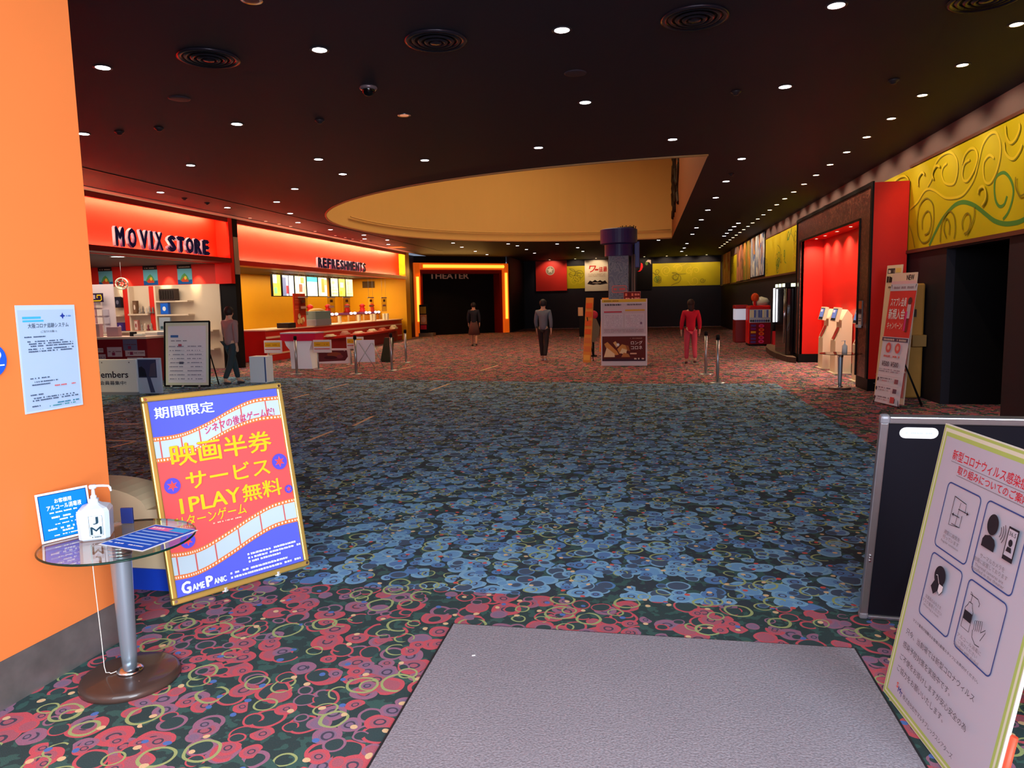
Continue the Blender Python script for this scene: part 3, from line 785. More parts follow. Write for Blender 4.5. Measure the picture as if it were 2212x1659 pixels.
# hand gel
s.outline([(.455, .50), (.505, .50), (.505, .57), (.495, .582), (.49, .595), (.47, .595), (.465, .582), (.455, .57)], .003, BK); s.rect(.456, .53, .504, .562, BK)
s.outline([(.48, .595), (.48, .625), (.468, .63), (.468, .622), (.515, .622), (.53, .612), (.528, .6)], .003, BK, False)
for q in range(4): s.outline([(.53+.011*q, .52+.004*q), (.528+.011*q, .552+.004*q), (.537+.011*q, .556+.004*q), (.541+.011*q, .52+.004*q)], .0025, BK, False)
s.outline([(.53, .52), (.535, .497), (.56, .482), (.585, .485)], .003, BK, False); s.outline([(.575, .53), (.598, .55), (.6, .54), (.582, .505)], .0025, BK, False)
s.text('アルコール消毒に', .455, .462, .605, .477, (120, 118, 128)); s.text('ご協力ください', .47, .444, .59, .458, (120, 118, 128)); s.text('Disinfect with alcohol', .45, .428, .605, .44, (120, 118, 128))
s.text('マスク着用が困難なお客様は劇場スタッフにお声がけください。', .158, .378, .63, .39, (90, 88, 98), .01)
s.text('只今、当劇場では新型コロナウィルス', .13, .313, .632, .338, (74, 72, 82), -.004)
s.text('感染予防対策を実施中です。', .13, .258, .50, .284, (74, 72, 82), -.004)
s.text('ご不便をお掛けしますが安心安全の為', .13, .206, .63, .231, (74, 72, 82), -.004)
s.text('ご協力をお願いいたします。', .13, .158, .50, .184, (74, 72, 82), -.004)
s.text('S', .155, .1, .172, .122, (220, 80, 60), .03); s.text('M', .174, .09, .196, .112, (58, 66, 140), .03); s.text('T', .197, .084, .214, .104, (58, 66, 140), .03)
s.text('株式会社松竹マルチプレックスシアターズ', .222, .087, .60, .107, (74, 72, 82), 0)
s.build('board', t, (0, 0, 0), ec, uc)
tan = M('tan_board', (196, 156, 92), .5, noise=.06, nscale=2)
# rear support panel (tan) and red side rail
d = -Vector((nc.x, nc.y, 0)).normalized()
mb = MB(); a = ec*.02 + uc*1.08 - nc*.02; b = ec*(WC-.02) + uc*1.08 - nc*.02; c = Vector((ec.x*(WC-.02), ec.y*(WC-.02), 0)) + d*.62; e_ = Vector((ec.x*.02, ec.y*.02, 0)) + d*.62
mb.prism([a, b, c, e_], d*.014, tan); mb.build('rear_panel', t)
mb = MB(); mb.tube([ec*(WC+.004) + uc*.01 - nc*.02, ec*(WC+.004) + uc*.30 - nc*.02], .011, M('red_rail', (222, 84, 58), .4), 8); mb.build('red_side_rail', t)

# black board stand seen from behind
kb = Vector((1.074, 3.786, .012)); ek = Vector((.998, -.069, 0)).normalized(); uk = lean(ek, -15); nk = ek.cross(uk)
t = thing('board_stand', 'black board with silver frame seen from behind, left of the white notice board', 'sign stand', kb)
mk = Matrix((ek, uk, nk)).transposed().to_4x4(); WK, HK = .84, 1.125
mb = MB(); mb.box(.02, WK-.02, .02, HK-.02, -.012, -.002, M('black_panel', (22, 22, 30), .5, spec=.12)); q = mb.build('panel', t); q.matrix_local = mk
mb = MB(); fk = .036
for a in ((fk, WK-fk, 0, fk*.6), (fk, WK-fk, HK-fk, HK), (0, fk, .02, HK-.03), (WK-fk, WK, .02, HK-.03)): mb.box(a[0], a[1], a[2], a[3], -.026, .010, steel, .006)
q = mb.build('frame', t); q.matrix_local = mk
for cx_, cy_ in ((fk/2, fk/2), (WK-fk/2, fk/2), (fk/2, HK-fk/2), (WK-fk/2, HK-fk/2)):
    mb = MB(); mb.box(cx_-fk*.6, cx_+fk*.6, cy_-fk*.6, cy_+fk*.6, -.028, .013, M('grey_corner', (136, 138, 146), .4, .3), .012); mb.build('corner_cap', t).matrix_local = mk
for y in (.35, .365, .38):
    mb = MB(); mb.cyl((fk/2, y, 0), .005, .010, .016, chrome, 10); mb.build('rivet', t).matrix_local = mk
mb = MB(); mb.box(.30, .36, .66, .72, -.002, .02, chrome, .004); mb.build('hinge', t).matrix_local = mk
s = Sheet(.0005); s.rrect(.085, HK-.11, .245, HK-.055, .027, (226, 232, 234)); s.lines(.11, HK-.088, .22, .01, (200, 214, 216)); q = s.build('sticker', t); q.matrix_local = mk @ Matrix.Translation((0, 0, -.0015))
for xx in (.30, .70):
    top = ek*xx + uk*.70 + nk*.004; mb = MB(); foot = Vector((top.x, top.y, 0)) + Vector((nk.x, nk.y, 0)).normalized()*.22; foot.z = -.004
    mb.tube([top, foot], .010, steel, 8); mb.build('leg', t)
# ================================================================= right wall: swirl murals and film banners
mur = M('yellow_green_mural', (188, 170, 12), .5, noise=.16, nscale=1.6)
OL = M('mural_olive_line', (120, 112, 22), .5); GR = M('mural_green_line', (70, 128, 52), .5); LT = M('mural_yellow_highlight', (212, 186, 36), .5)  # yellow lines paint the highlights of the swirl relief
curves = dict(
 gm=[(12.25,2.37),(12.07,2.52),(11.84,2.69),(11.63,2.79),(11.37,2.87),(11.12,2.88),(10.87,2.83),(10.64,2.75),(10.4,2.64),(10.15,2.53),(9.91,2.47),(9.69,2.45),(9.45,2.46),(9.1,2.55),(8.8,2.75),(8.5,2.8),(8.2,2.6),(8.0,2.5)],
 g2=[(9.92,2.52),(9.8,2.59),(9.72,2.71),(9.7,2.84),(9.78,2.97),(9.92,3.07),(10.05,3.09),(10.17,3.05),(10.19,2.93),(10.14,2.78),(10.03,2.69),(9.91,2.7),(9.85,2.79)],
 y1=[(13.15,3.03),(12.81,3.11),(12.56,3.23),(12.35,3.24),(12.09,3.17),(11.74,3.03),(11.43,2.98),(11.13,2.98),(10.9,3.07),(10.76,3.18),(10.67,3.36),(10.58,3.54),(10.41,3.63),(10.24,3.62),(10.13,3.52),(10.08,3.39),(10.1,3.25),(10.18,3.11),(10.31,3.02),(10.45,3.05),(10.52,3.17),(10.52,3.31),(10.38,3.37),(10.24,3.31)],
 y2=[(12.41,3.29),(12.26,3.38),(12.18,3.54),(12.0,3.64),(11.72,3.66),(11.5,3.6),(11.35,3.47),(11.33,3.31),(11.41,3.19),(11.58,3.19),(11.77,3.25),(11.88,3.38),(11.84,3.48),(11.71,3.51)],
 y3=[(11.18,3.4),(11.11,3.51),(10.96,3.56),(10.8,3.53),(10.71,3.43),(10.74,3.32),(10.84,3.22),(10.99,3.15),(11.11,3.18),(11.16,3.28),(11.1,3.4),(10.94,3.42)],
 y4=[(9.99,3.45),(9.95,3.33),(9.84,3.24),(9.72,3.21),(9.6,3.27),(9.55,3.34)], y5=[(9.98,3.64),(9.94,3.51),(9.83,3.41),(9.71,3.43),(9.63,3.52),(9.64,3.59)],
 b1=[(12.84,2.38),(12.98,2.6),(13.12,2.76)], b2=[(12.78,2.78),(12.74,2.98),(12.59,3.08),(12.39,3.1),(12.17,2.99),(12.1,2.81),(12.13,2.62),(12.26,2.46),(12.52,2.44),(12.72,2.58),(12.78,2.78)],
 b3=[(12.54,2.64),(12.56,2.8),(12.41,2.9),(12.26,2.87),(12.19,2.72),(12.27,2.58),(12.43,2.55)], b4=[(11.81,2.39),(11.79,2.65),(11.62,2.78),(11.49,2.8),(11.35,2.71),(11.29,2.54),(11.32,2.4)],
 b5=[(11.59,2.44),(11.69,2.56),(11.66,2.69),(11.57,2.7),(11.49,2.6),(11.5,2.47)], b6=[(11.04,2.5),(11.07,2.61),(10.98,2.7),(10.86,2.69),(10.81,2.58),(10.87,2.47),(10.99,2.44)], b7=[(10.71,2.77),(10.7,2.64),(10.8,2.5),(10.91,2.42)],
 y6=[(12.16,3.35),(12.22,3.45),(12.09,3.54),(11.94,3.5)], y9=[(14.6,3.3),(14.2,3.5),(13.8,3.62),(13.4,3.6),(13.2,3.45),(13.35,3.3),(13.6,3.38)], y7=[(12.79,3.35),(12.8,3.47),(12.65,3.54),(12.53,3.48)], y8=[(10.62,2.93),(10.59,2.99),(10.48,3.0),(10.4,2.93),(10.39,2.83),(10.49,2.76)], b8=[(9.63,2.98),(9.62,2.87),(9.55,2.78),(9.48,2.74),(9.3,2.8),(9.25,3.0),(9.4,3.1)])
def swirl(cx, cy, r, turns, a0, sgn, tail):
    p = [(cx + r*(1-.75*k/24)*math.cos(a0+sgn*turns*2*PI*k/24), cy + r*(1-.75*k/24)*math.sin(a0+sgn*turns*2*PI*k/24)) for k in range(25)]
    t0 = (p[0][0]+tail[0], p[0][1]+tail[1]); return [t0, ((t0[0]+p[0][0])/2+tail[1]*.2, (t0[1]+p[0][1])/2-tail[0]*.05)] + p
def mural(name, label, L, H, lines, origin, e):
    """flat painted wall panel; lines: list of (points, width, material) in panel coordinates"""
    t = thing(name, label, 'wall mural', origin, 0, 'swirl murals along the walls')
    s = Sheet(.0006); s.slab(0, L, 0, H, .014, mur); s.z = .002
    for p, w, m in lines:
        q = [b for b in wave(p) if -.01 <= b[0] <= L+.01 and .0 <= b[1] <= H]
        if len(q) > 2: s.outline(q, w, m, False)
    s.build('panel', t, (0, 0, 0), e)
    return t
eR = (0, -1, 0)   # facing the hall (-x): reader's right is towards the entrance
def RP(y): return 15.0 - y
ln = []
for k, p in curves.items():
    q = [(RP(y), z-2.36) for y, z in p]
    w, m = {'g': (.04, GR), 'y': (.034, LT), 'b': (.024, OL)}[k[0]]
    if k == 'gm': w = .06
    if k[0] == 'y': ln.append(([(x+.02, z-.02) for x, z in q], .026, OL))  # offset olive copy paints the shade beside each yellow line
    ln.append((q, w, m))
mural('wall_mural', 'bright yellow-green swirl mural high on the right wall, right of the red alcove', 15.0-6.6, 1.325, ln, (4.296, 15.0, 2.36), eR)
rnd = random.Random(3)
def auto_lines(L, H, n):
    out = []
    for k in range(n):
        cx, cy, r_ = rnd.uniform(.2, L-.2), rnd.uniform(.25, H-.25), rnd.uniform(.14, .32)
        p = swirl(cx, cy, r_, rnd.uniform(1.0, 1.7), rnd.uniform(0, 6), rnd.choice((-1, 1)), (rnd.uniform(-.8, .8), rnd.uniform(-.4, .4)))
        out.append((p, .032, rnd.choice((OL, OL, GR, LT))))
    return out
mural('wall_mural', 'yellow swirl mural on the right wall between the red alcove and the film banners', 27.8-19.3, 1.325, auto_lines(8.5, 1.325, 18), (4.296, 27.8, 2.36), eR)
mural('wall_mural', 'narrow lime mural strip on the right wall between two film banners', 38.6-36.05, 1.325, auto_lines(2.55, 1.325, 5), (4.296, 38.6, 2.36), eR)
mural('wall_mural', 'lime swirl mural on the back wall right of the blue column', 4.25-.42, 1.325, auto_lines(3.8, 1.325, 12), (.42, 43.49, 2.36), (1, 0, 0))
mural('wall_mural', 'lime swirl mural on the back wall left of the white film poster', 1.07, 1.325, auto_lines(1.07, 1.325, 4), (-4.6, 43.49, 2.36), (1, 0, 0))
def banner(label, y0, y1, z0, z1, cols, sc):
    t = thing('film_banner', label, 'banner', (4.27, (y0+y1)/2, z0))
    mb = MB(); mb.box(-.012, .0, -(y1-y0)/2, (y1-y0)/2, 0, z1-z0, streak_material('banner_art_%d' % int(y0), cols, sc)); mb.build('print', t)
    for zz in (0, z1-z0): mb = MB(); mb.tube([(-.006, -(y1-y0)/2, zz), (-.006, (y1-y0)/2, zz)], .02, black, 6); mb.build('hanging_rod', t)
banner('blue and white film banner with tall figures, nearest the red alcove', 27.9, 31.3, 2.42, 4.0, [(40, 64, 122), (225, 225, 214), (70, 110, 170), (196, 130, 60), (40, 40, 70)], 1.3)
banner('brown and olive film banner next to the blue and white one', 31.45, 33.6, 2.36, 4.0, [(150, 76, 40), (120, 120, 44), (206, 130, 60), (70, 40, 30)], 1.6)
banner('dark red and brown film banner farther along the right wall', 33.7, 36.0, 2.36, 4.0, [(104, 44, 30), (196, 120, 90), (90, 70, 50), (160, 60, 40)], 1.5)
banner('orange and cream film banner at the far end of the right wall', 38.7, 42.0, 2.34, 4.0, [(226, 110, 60), (240, 190, 140), (200, 60, 40), (236, 160, 90)], 1.2)
# back wall: white film poster, black film poster, red panel with emblem
t = thing('film_poster', 'white film poster with red brushed title on the back wall', 'poster', (-3.53, 43.46, 2.18))
s = Sheet(.003); s.slab(0, 1.37, 0, 1.83, .02, (236, 220, 196)); RDp = (206, 50, 40)
s.text('ワ', .2, 1.1, .6, 1.5, RDp, .03, fn=lambda x, y: (x+.2*(y-1.1), y)); s.text('ー', .6, 1.2, .8, 1.3, RDp, .03); s.text('値', .82, 1.1, 1.06, 1.42, RDp, .02); s.text('最', 1.08, 1.12, 1.32, 1.42, RDp, .02)
for y in (1.0, .93, .86): s.lines(.2, y, 1.2, .03, (190, 160, 130))
s.poly([(.15, .45), (.3, .62), (.45, .56), (.6, .66), (.75, .56), (.9, .64), (1.05, .55), (1.2, .62), (1.32, .45), (1.1, .42), (.9, .38), (.7, .44), (.5, .38), (.3, .42)], (40, 30, 30)); s.rect(.45, .46, .95, .5, (210, 190, 170))
s.build('print', t)
t = thing('film_poster', 'black film poster with curved red shape on the back wall right of the column', 'poster', (-.47, 43.46, 2.2))
s = Sheet(.003); s.slab(0, .85, 0, 1.85, .02, (24, 20, 20)); s.poly([(.02, 1.05), (.14, 1.12), (.2, 1.3), (.22, 1.55), (.32, 1.5), (.34, 1.3), (.28, 1.15), (.16, 1.05)], (224, 40, 44)); s.poly([(.5, 1.6), (.62, 1.72), (.8, 1.7), (.8, 1.45), (.7, 1.58)], (206, 180, 160)); s.ell(.55, 1.5, .08, .1, (90, 110, 50))
s.build('print', t)
t = thing('wall_panel', 'red wall panel with round pale emblem on the back wall', 'wall panel', (-6.47, 43.48, 2.25))
mb = MB(); mb.box(0, 1.87, -.06, 0, 0, 1.78, redwall); mb.build('panel', t)
s = Sheet(.003); s.ell(0, 0, .27, .27, (190, 176, 160), 28); s.ell(0, 0, .23, .23, (150, 130, 110), 28); s.star(0, .02, .2, .09, 5, (206, 196, 180)); s.build('emblem', t, (.88, -.063, 1.2))


# ================================================================= red alcove with ticket machines
al = thing('ticket_alcove', 'tall red and brown stone framed alcove for ticket machines on the right wall', 'alcove', (3.72, 16.2, 0))
alr = M('alcove_red', (222, 34, 26), .38, noise=.03, nscale=2)
stone = mottled_material('brown_red_stone', (92, 50, 42), (128, 78, 62), (54, 30, 26), 7, .28)
o = Vector((3.72, 16.2, 0))
def abox(name, x0, x1, y0, y1, z0, z1, m, bev=0.0):
    mb = MB(); mb.box(x0-o.x, x1-o.x, y0-o.y, y1-o.y, z0, z1, m, bev); return mb.build(name, al)
abox('near_side', 3.73, 4.279, 13.16, 13.30, .21, 3.49, alr)
abox('far_side', 3.76, 4.30, 18.9, 19.28, .21, 3.49, alr)
abox('back_panel', 4.265, 4.279, 13.30, 18.9, .21, 3.1, alr)
abox('ceiling_panel', 3.8, 4.262, 13.30, 18.9, 2.99, 3.08, alr)
abox('header', 3.73, 3.82, 13.26, 19.24, 2.97, 3.44, stone)
abox('jamb', 3.73, 3.82, 13.30, 13.84, .21, 2.97, stone); abox('jamb', 3.73, 3.82, 18.9, 19.24, .21, 2.97, stone)
mb = MB()
for q in ((3.71, 3.74, 13.15, 19.30, 3.44, 3.51), (3.71, 3.74, 13.15, 13.25, .21, 3.44), (3.71, 3.74, 19.22, 19.30, .21, 3.44), (3.71, 3.735, 13.82, 13.88, .21, 2.97), (3.71, 3.735, 18.87, 18.92, .21, 2.97), (3.71, 3.735, 13.84, 18.9, 2.94, 2.98)):
    mb.box(q[0]-o.x, q[1]-o.x, q[2]-o.y, q[3]-o.y, q[4], q[5], black)
mb.build('black_edging', al)
mb = MB()
for q in ((3.74, 4.279, 13.18, 13.88), (3.74, 4.30, 18.88, 19.26), (4.265, 4.279, 13.5, 18.9)): mb.box(q[0]-o.x, q[1]-o.x, q[2]-o.y, q[3]-o.y, 0, .21, black)
mb.build('plinth', al)
lens_w = M('lamp_lens_warm', (255, 226, 180), .4, emit=9)
lens_c = M('lamp_lens_white', (255, 240, 246), .4, emit=14)
ringm = M('lamp_ring', (60, 56, 62), .4, .4)
sp_al = lamp_data('SPOT', 150, (1, .8, .55), 'alcove_spot', spot_size=2.5, spot_blend=.9, shadow_soft_size=.04)
t0 = None
for k, y in enumerate((14.5, 15.6, 16.65, 17.7, 18.55)):
    lab = 'recessed spotlight in the red alcove ceiling, %s of five from the entrance' % ('first', 'second', 'third', 'fourth', 'fifth')[k]
    if t0 is None:
        t0 = thing('alcove_light', lab, 'ceiling light', (4.02, y, 2.99), 0, 'spotlights in the red alcove')
        mb = MB(); mb.lathe([(.035, -.004), (.055, -.004), (.055, 0), (.035, 0)], white, seg=16); mb.build('trim_ring', t0)
        mb = MB(); mb.lathe([(0, -.002), (.036, -.002)], lens_w, seg=16); mb.build('lens', t0)
        lamp('bulb', sp_al, (0, 0, -.02), (.02, 0, -1), t0)
    else: dup(t0, (4.02, y, 2.99), None, lab)
# ticket machines
cream = M('cream_metal', (236, 222, 196), .35)
tk0 = None
for k, (y, lab) in enumerate(((16.1, 'cream ticket machine standing in the middle of the red alcove, screen tilted'), (17.2, 'cream ticket machine farthest from the entrance in the red alcove'), (14.45, 'cream ticket machine nearest the entrance, mostly behind the alcove jamb'))):
    if tk0 is None:
        tk0 = thing('ticket_machine', lab, 'ticket machine', (3.92, y, 0), 0, 'ticket machines in the red alcove')
        mb = MB(); pr = [(0, .02), (0, .69), (.11, .96), (.11, 1.12), (.22, 1.34), (.32, 1.22), (.32, .02)]
        mb.prism([(x, 0, z) for x, z in pr], (0, .42, 0), cream); mb.build('body', tk0)
        mb = MB(); mb.box(-.06, .32, -.02, .44, 0, .022, cream); mb.build('base_plate', tk0)
        mb = MB(); pr = [(-.02, 1.10), (.05, 1.39), (.115, 1.375), (.045, 1.085)]; mb.prism([(x, -.01, z) for x, z in pr], (0, .44, 0), cream)
        hd = mb.build('screen_head', tk0)
        s = Sheet(.001); s.rect(0, 0, .36, .25, (40, 44, 60)); s.rect(.02, .05, .34, .235, M('ticket_screen', (90, 110, 170), .3, emit=.9)); s.rect(.04, .17, .2, .22, M('ticket_screen_b', (220, 190, 200), .3, emit=.9))
        s.build('screen', hd, (-.0225+.004, .395, 1.115), (0, -1, 0), (.07, 0, .29))
        mb = MB(); mb.prism([(-.004, .12, .72), (-.004, .30, .72), (.098, .30, .965), (.098, .12, .965)], (-.006, 0, .003), M('keypad_red', (190, 60, 50), .4)); mb.build('payment_panel', tk0)
    else: dup(tk0, (3.92 if y > 15 else 3.93, y, 0), None, lab)
t = thing('leaflet_holder', 'leaflet holder on the near jamb of the red alcove', 'leaflet holder', (3.705, 13.62, 1.1))
s = Sheet(.001); s.slab(0, .2, 0, .44, .02, (120, 110, 112)); s.rect(.01, .30, .19, .43, (190, 100, 60)); s.rect(.01, .22, .19, .29, (60, 40, 60)); s.rect(.01, .02, .19, .2, (190, 190, 196)); s.lines(.03, .12, .17, .02, (70, 70, 80)); s.lines(.03, .08, .17, .02, (70, 70, 80))
s.build('leaflets', t, (0, .1, 0), (0, -1, 0)); mb = MB(); mb.box(-.05, -.0, -.1, .1, -.03, .02, M('clear_tray', (200, 196, 200), .3)); mb.build('tray', t)
# small glass table with bottle
pedestal_table('glass_table', 'round glass pedestal table in front of the red alcove', (3.37, 13.48, 0), .345, .19, .63, thin_glass('smoked_glass', (.72, .68, .66), .1), M('dark_glass_edge', (40, 30, 28), .2))
t = thing('pump_bottle', 'small pump bottle standing on the glass table before the red alcove', 'bottle', (3.44, 13.5, .632))
mb = MB(); mb.lathe([(0, 0), (.045, 0), (.045, .13), (.018, .15), (.018, .165), (0, .165)], M('bottle_grey', (236, 230, 226), .35), seg=16); mb.build('body', t)
mb = MB(); mb.lathe([(0, .165), (.008, .165), (.008, .21), (.014, .21), (.014, .222), (0, .222)], pw, seg=12); mb.tube([(0, 0, .216), (-.05, 0, .214), (-.055, 0, .2)], .005, pw, 6); mb.build('pump_head', t)

# ================================================================= promotion banner stands
e1 = Vector((.26, -.966, 0)); 
t = thing('banner_stand', 'white and red membership campaign banner on a black tripod at right', 'banner stand', (3.42, 11.72, 0))
u1 = lean(e1, 7); s = Sheet(.0012); Wp, Hp = .62, 1.80
s.slab(0, Wp, .03, Hp, .003, (226, 214, 222)); s.rect(0, 1.02, Wp, 1.70, (224, 66, 60)); s.rect(0, Hp-.1, Wp, Hp, (206, 196, 206)); s.lines(.08, Hp-.07, .55, .035, (150, 130, 140))
s.text('スマプレ会員', .06, 1.47, .44, 1.60, (246, 236, 230), .01); s.text('新規入会', .05, 1.28, .44, 1.44, (246, 236, 230), .02); s.text('キャンペーン!', .06, 1.13, .42, 1.24, (246, 220, 200), .01)
s.ell(.52, 1.55, .045, .055, (90, 60, 60)); s.rect(.48, 1.30, .56, 1.5, (200, 180, 186)); s.rect(.46, 1.12, .50, 1.4, (220, 60, 130)); s.rect(.50, 1.1, .55, 1.3, (120, 50, 50))
s.rect(0, .955, Wp, 1.01, (92, 74, 96)); s.lines(.04, .965, .58, .03, (206, 180, 170))
for cx_ in (.19, .42):
    s.ell(cx_, .86, .065, .075, (230, 100, 96)); s.ell(cx_, .86, .03, .035, (240, 170, 160)); s.text('¥500', cx_-.10, .58, cx_+.08, .66, (110, 84, 100), .02); s.lines(cx_-.08, .72, cx_+.08, .03, (220, 110, 110))
for y in (.53, .50): s.lines(.06, y, .56, .015, (160, 130, 150))
for q, c in ((.38, (150, 90, 100)), (.24, (110, 80, 96)), (.10, (90, 70, 86))):
    s.ell(.07, q, .02, .03, (80, 60, 76)); s.lines(.12, q+.015, .42, .018, (130, 100, 120)); s.lines(.12, q-.02, .38, .014, (190, 120, 130)); s.rect(.48, q-.035, .57, q+.03, c)
s.rect(.0, .44, Wp, .443, (190, 170, 186)); s.rect(.0, .30, Wp, .303, (190, 170, 186)); s.rect(.46, .06, .56, .15, (206, 80, 80))
s.build('banner', t, (0, 0, 0), e1, u1)
n1_ = Vector((-e1.y, e1.x, 0)); mid = e1*(Wp/2) + u1*.86 + n1_*.06
mb = MB()
for q in (e1*.02 + u1*1.79, e1*(Wp-.02) + u1*1.79, e1*.0 + Vector((0, 0, .012)), e1*Wp + Vector((0, 0, .012))): mb.tube([mid, q], .007, black, 6)
mb.build('cross_frame', t)
mb = MB(); mb.ball(mid, .035, .035, .035, black, 10); mb.build('hub', t)
for q, dd in ((.37, .53), (.52, .42)):
    mb = MB(); fo_ = e1*q + n1_*dd; fo_.z = .006; mb.tube([mid, fo_], .009, black, 6); mb.build('rear_leg', t)
for dx, dy, H_, W_, lab, cols in ((.20, .62, 1.96, .60, 'pale pink poster board right behind the membership banner', 0), (.24, 1.05, 2.1, .40, 'tallest cream poster board at the rear behind the membership banner', 1)):
    t = thing('poster_board', lab, 'poster board', (3.42+dx, 11.72+dy-.25, 0)); s = Sheet(.0012); uu = lean(e1, 4)
    s.slab(0, W_, 0, H_, .012, (232, 200, 176) if cols == 0 else (240, 214, 176))
    if cols == 0:
        s.rect(.0, H_-.32, W_, H_-.12, (226, 180, 186)); s.text('NEW', W_-.24, H_-.11, W_-.06, H_-.03, (60, 40, 40), .03); s.lines(.05, H_-.2, .55, .03, (150, 80, 90)); s.lines(.05, H_-.26, .5, .025, (150, 80, 90)); s.rect(.02, .9, W_-.02, 1.6, (120, 60, 60)); s.rect(.02, .1, W_-.02, .85, (206, 110, 110)); s.star(.45, 1.2, .1, .05, 7, (240, 220, 210)); s.star(.5, .5, .1, .05, 7, (240, 220, 210)); s.rect(.4, .7, .56, .86, (250, 236, 226))
    else:
        s.rect(.03, H_-.13, .22, H_-.05, (70, 60, 60)); s.lines(.05, H_-.12, .2, .05, (230, 210, 190)); s.rect(.24, H_-.12, .37, H_-.05, (238, 196, 110)); s.lines(.03, H_-.27, .37, .1, (50, 40, 40), .95); s.lines(.05, H_-.36, .35, .03, (120, 90, 80))
    s.build('board', t, (0, 0, 0), e1, uu)
    mb = MB(); a = e1*(W_/2) + uu*(H_*.6) - n1_*-.014; b = e1*(W_/2) + n1_*.10; a = e1*(W_/2) + uu*(H_*.3) + n1_*.016; mb.tube([a, b+Vector((0, 0, .006))], .01, black, 6); mb.build('rear_strut', t)
# tan machine cabinet against the wall
t = thing('vending_cabinet', 'tall tan cabinet with projecting tray behind the banner stands', 'cabinet', (3.97, 12.3, 0)); tanc = M('tan_metal', (176, 124, 58), .42, noise=.05)
mb = MB(); mb.box(0, .32, 0, .55, 0, 1.80, tanc, .03); mb.build('body', t)
mb = MB(); mb.box(.13, .33, -.10, .02, .82, 1.0, M('tan_tray', (150, 112, 62), .45), .006); mb.build('tray', t)
mb = MB(); mb.tube([(.14, -.01, 1.32), (.14, -.05, 1.34), (.14, -.05, 1.52), (.14, -.01, 1.54)], .014, black, 6); mb.box(.11, .2, -.012, .002, 1.28, 1.4, M('dark_slot', (60, 46, 40), .4)); mb.build('handle', t)

# ================================================================= farther right: glossy cabinet, plinth, crane machine
t = thing('display_cabinet', 'glossy black display cabinet with three small lights beyond the red alcove', 'cabinet', (3.42, 19.4, .142)); gb = M('gloss_black', (22, 12, 16), .12, coat=.5)
mb = MB(); mb.box(.10, .86, 0, 1.5, .0, 1.72, gb, .03); mb.build('body', t)
mb = MB(); mb.box(.06, .86, -.04, 1.5, 1.72, 1.84, black, .01); cb_ = mb.build('canopy', t)
mb = MB()
for y in (.0, .5, 1.0): mb.box(.045, .062, y, y+.28, 1.74, 1.82, M('cabinet_lamp', (240, 244, 200), .4, emit=3))
for x in (.2, .45): mb.box(x, x+.12, -.055, -.04, 1.74, 1.82, M('cabinet_lamp', (240, 244, 200), .4, emit=3))
mb.build('lights', cb_)
mb = MB(); mb.box(.05, .085, 1.52, 1.62, .8, 1.72, M('white_tube', (240, 236, 246), .4, emit=3)); mb.build('light_strip', t)
mb = MB(); mb.tube([(.09, .2, .3), (.09, .2, 1.7)], .012, chrome, 8); mb.build('handle', t)
t = thing('low_platform', 'low curved dark platform on the carpet at the foot of the glossy cabinet', 'platform', (3.6, 21.4, 0))
mb = MB(); pr = [(.66, -2.05), (.09, -2.08), (.05, -2.72), (-.10, -2.4), (-.17, -1.2), (-.14, 0), (-.02, 1.4), (.2, 2.6), (.66, 2.9)]
mb.prism([(x, y, 0) for x, y in pr], (0, 0, .14), M('platform_dark', (52, 40, 40), .4), M('platform_top', (150, 128, 110), .4)); pf = mb.build('platform', t)
t['note'] = ''; del t['note']
t = thing('crane_machine', 'red capsule prize machine with colourful panels near the far right wall', 'game machine', (3.42, 25.4, 0)); rdm = M('machine_red', (206, 20, 26), .3)
mb = MB(); mb.box(0, .72, 0, .8, .05, 1.35, rdm, .06); mb.build('body', t)
s = Sheet(.003); s.rect(.02, .78, .70, 1.22, (200, 210, 232)); 
for k in range(10): s.rect(.04+.066*k, .95, .09+.066*k, 1.2, random.choice([(220, 226, 240), (90, 110, 200), (250, 240, 200), (190, 200, 226)]))
for k in range(9): s.ell(.07+.07*k, .84, .035, .04, random.choice([(60, 60, 80), (200, 60, 60), (230, 180, 60), (90, 90, 160)]), 10)
s.rect(.02, .06, .7, .76, (130, 20, 40)); 
for k in range(5): s.ell(.40, .15+.13*k, .09, .06, random.choice([(240, 170, 30), (240, 100, 40), (226, 60, 140)]), 12); s.ell(.40, .15+.13*k, .045, .03, (200, 30, 40), 12)
for k in range(6): s.rect(.06, .1+.11*k, .22, .17+.11*k, random.choice([(120, 40, 120), (226, 150, 40), (200, 40, 60), (90, 60, 140)]))
s.build('front_panel', t, (0, -.012, 0)); 
mb = MB(); mb.lathe([(0, 0), (.26, 0), (.28, .12), (.2, .24), (0, .3)], M('clear_dome', (210, 206, 190), .2), (.45, .4, 1.35), 18); mb.build('dome', t)
mb = MB(); mb.ball((.22, .2, 1.62), .13, .08, .15, M('orange_sign', (226, 80, 30), .4), 12); mb.cyl((.22, .2, 0), .05, 1.34, 1.55, rdm, 10); mb.build('top_sign', t)
mb = MB(); mb.box(.02, .7, .02, .78, 0, .05, black); mb.build('feet', t)
t = thing('game_machine', 'second prize machine with white lit window, left of the red capsule machine', 'game machine', (3.2, 27.3, 0))
mb = MB(); mb.box(0, .45, 0, .7, 0, .82, M('machine_dark_red', (120, 24, 30), .35), .03); mb.build('base', t)
mb = MB(); mb.box(.01, .44, .01, .69, .82, 1.22, M('lit_window', (200, 206, 226), .3, emit=.45), .02); mb.build('window', t)
mb = MB(); mb.box(-.01, .46, -.01, .71, 1.22, 1.36, M('machine_top_red', (170, 26, 36), .35), .03); mb.build('top', t)
t = thing('folding_sign', 'small red folding sign leaning beside the capsule machine', 'sign', (3.92, 23.6, .141)); rs = M('sign_red', (206, 40, 52), .4)
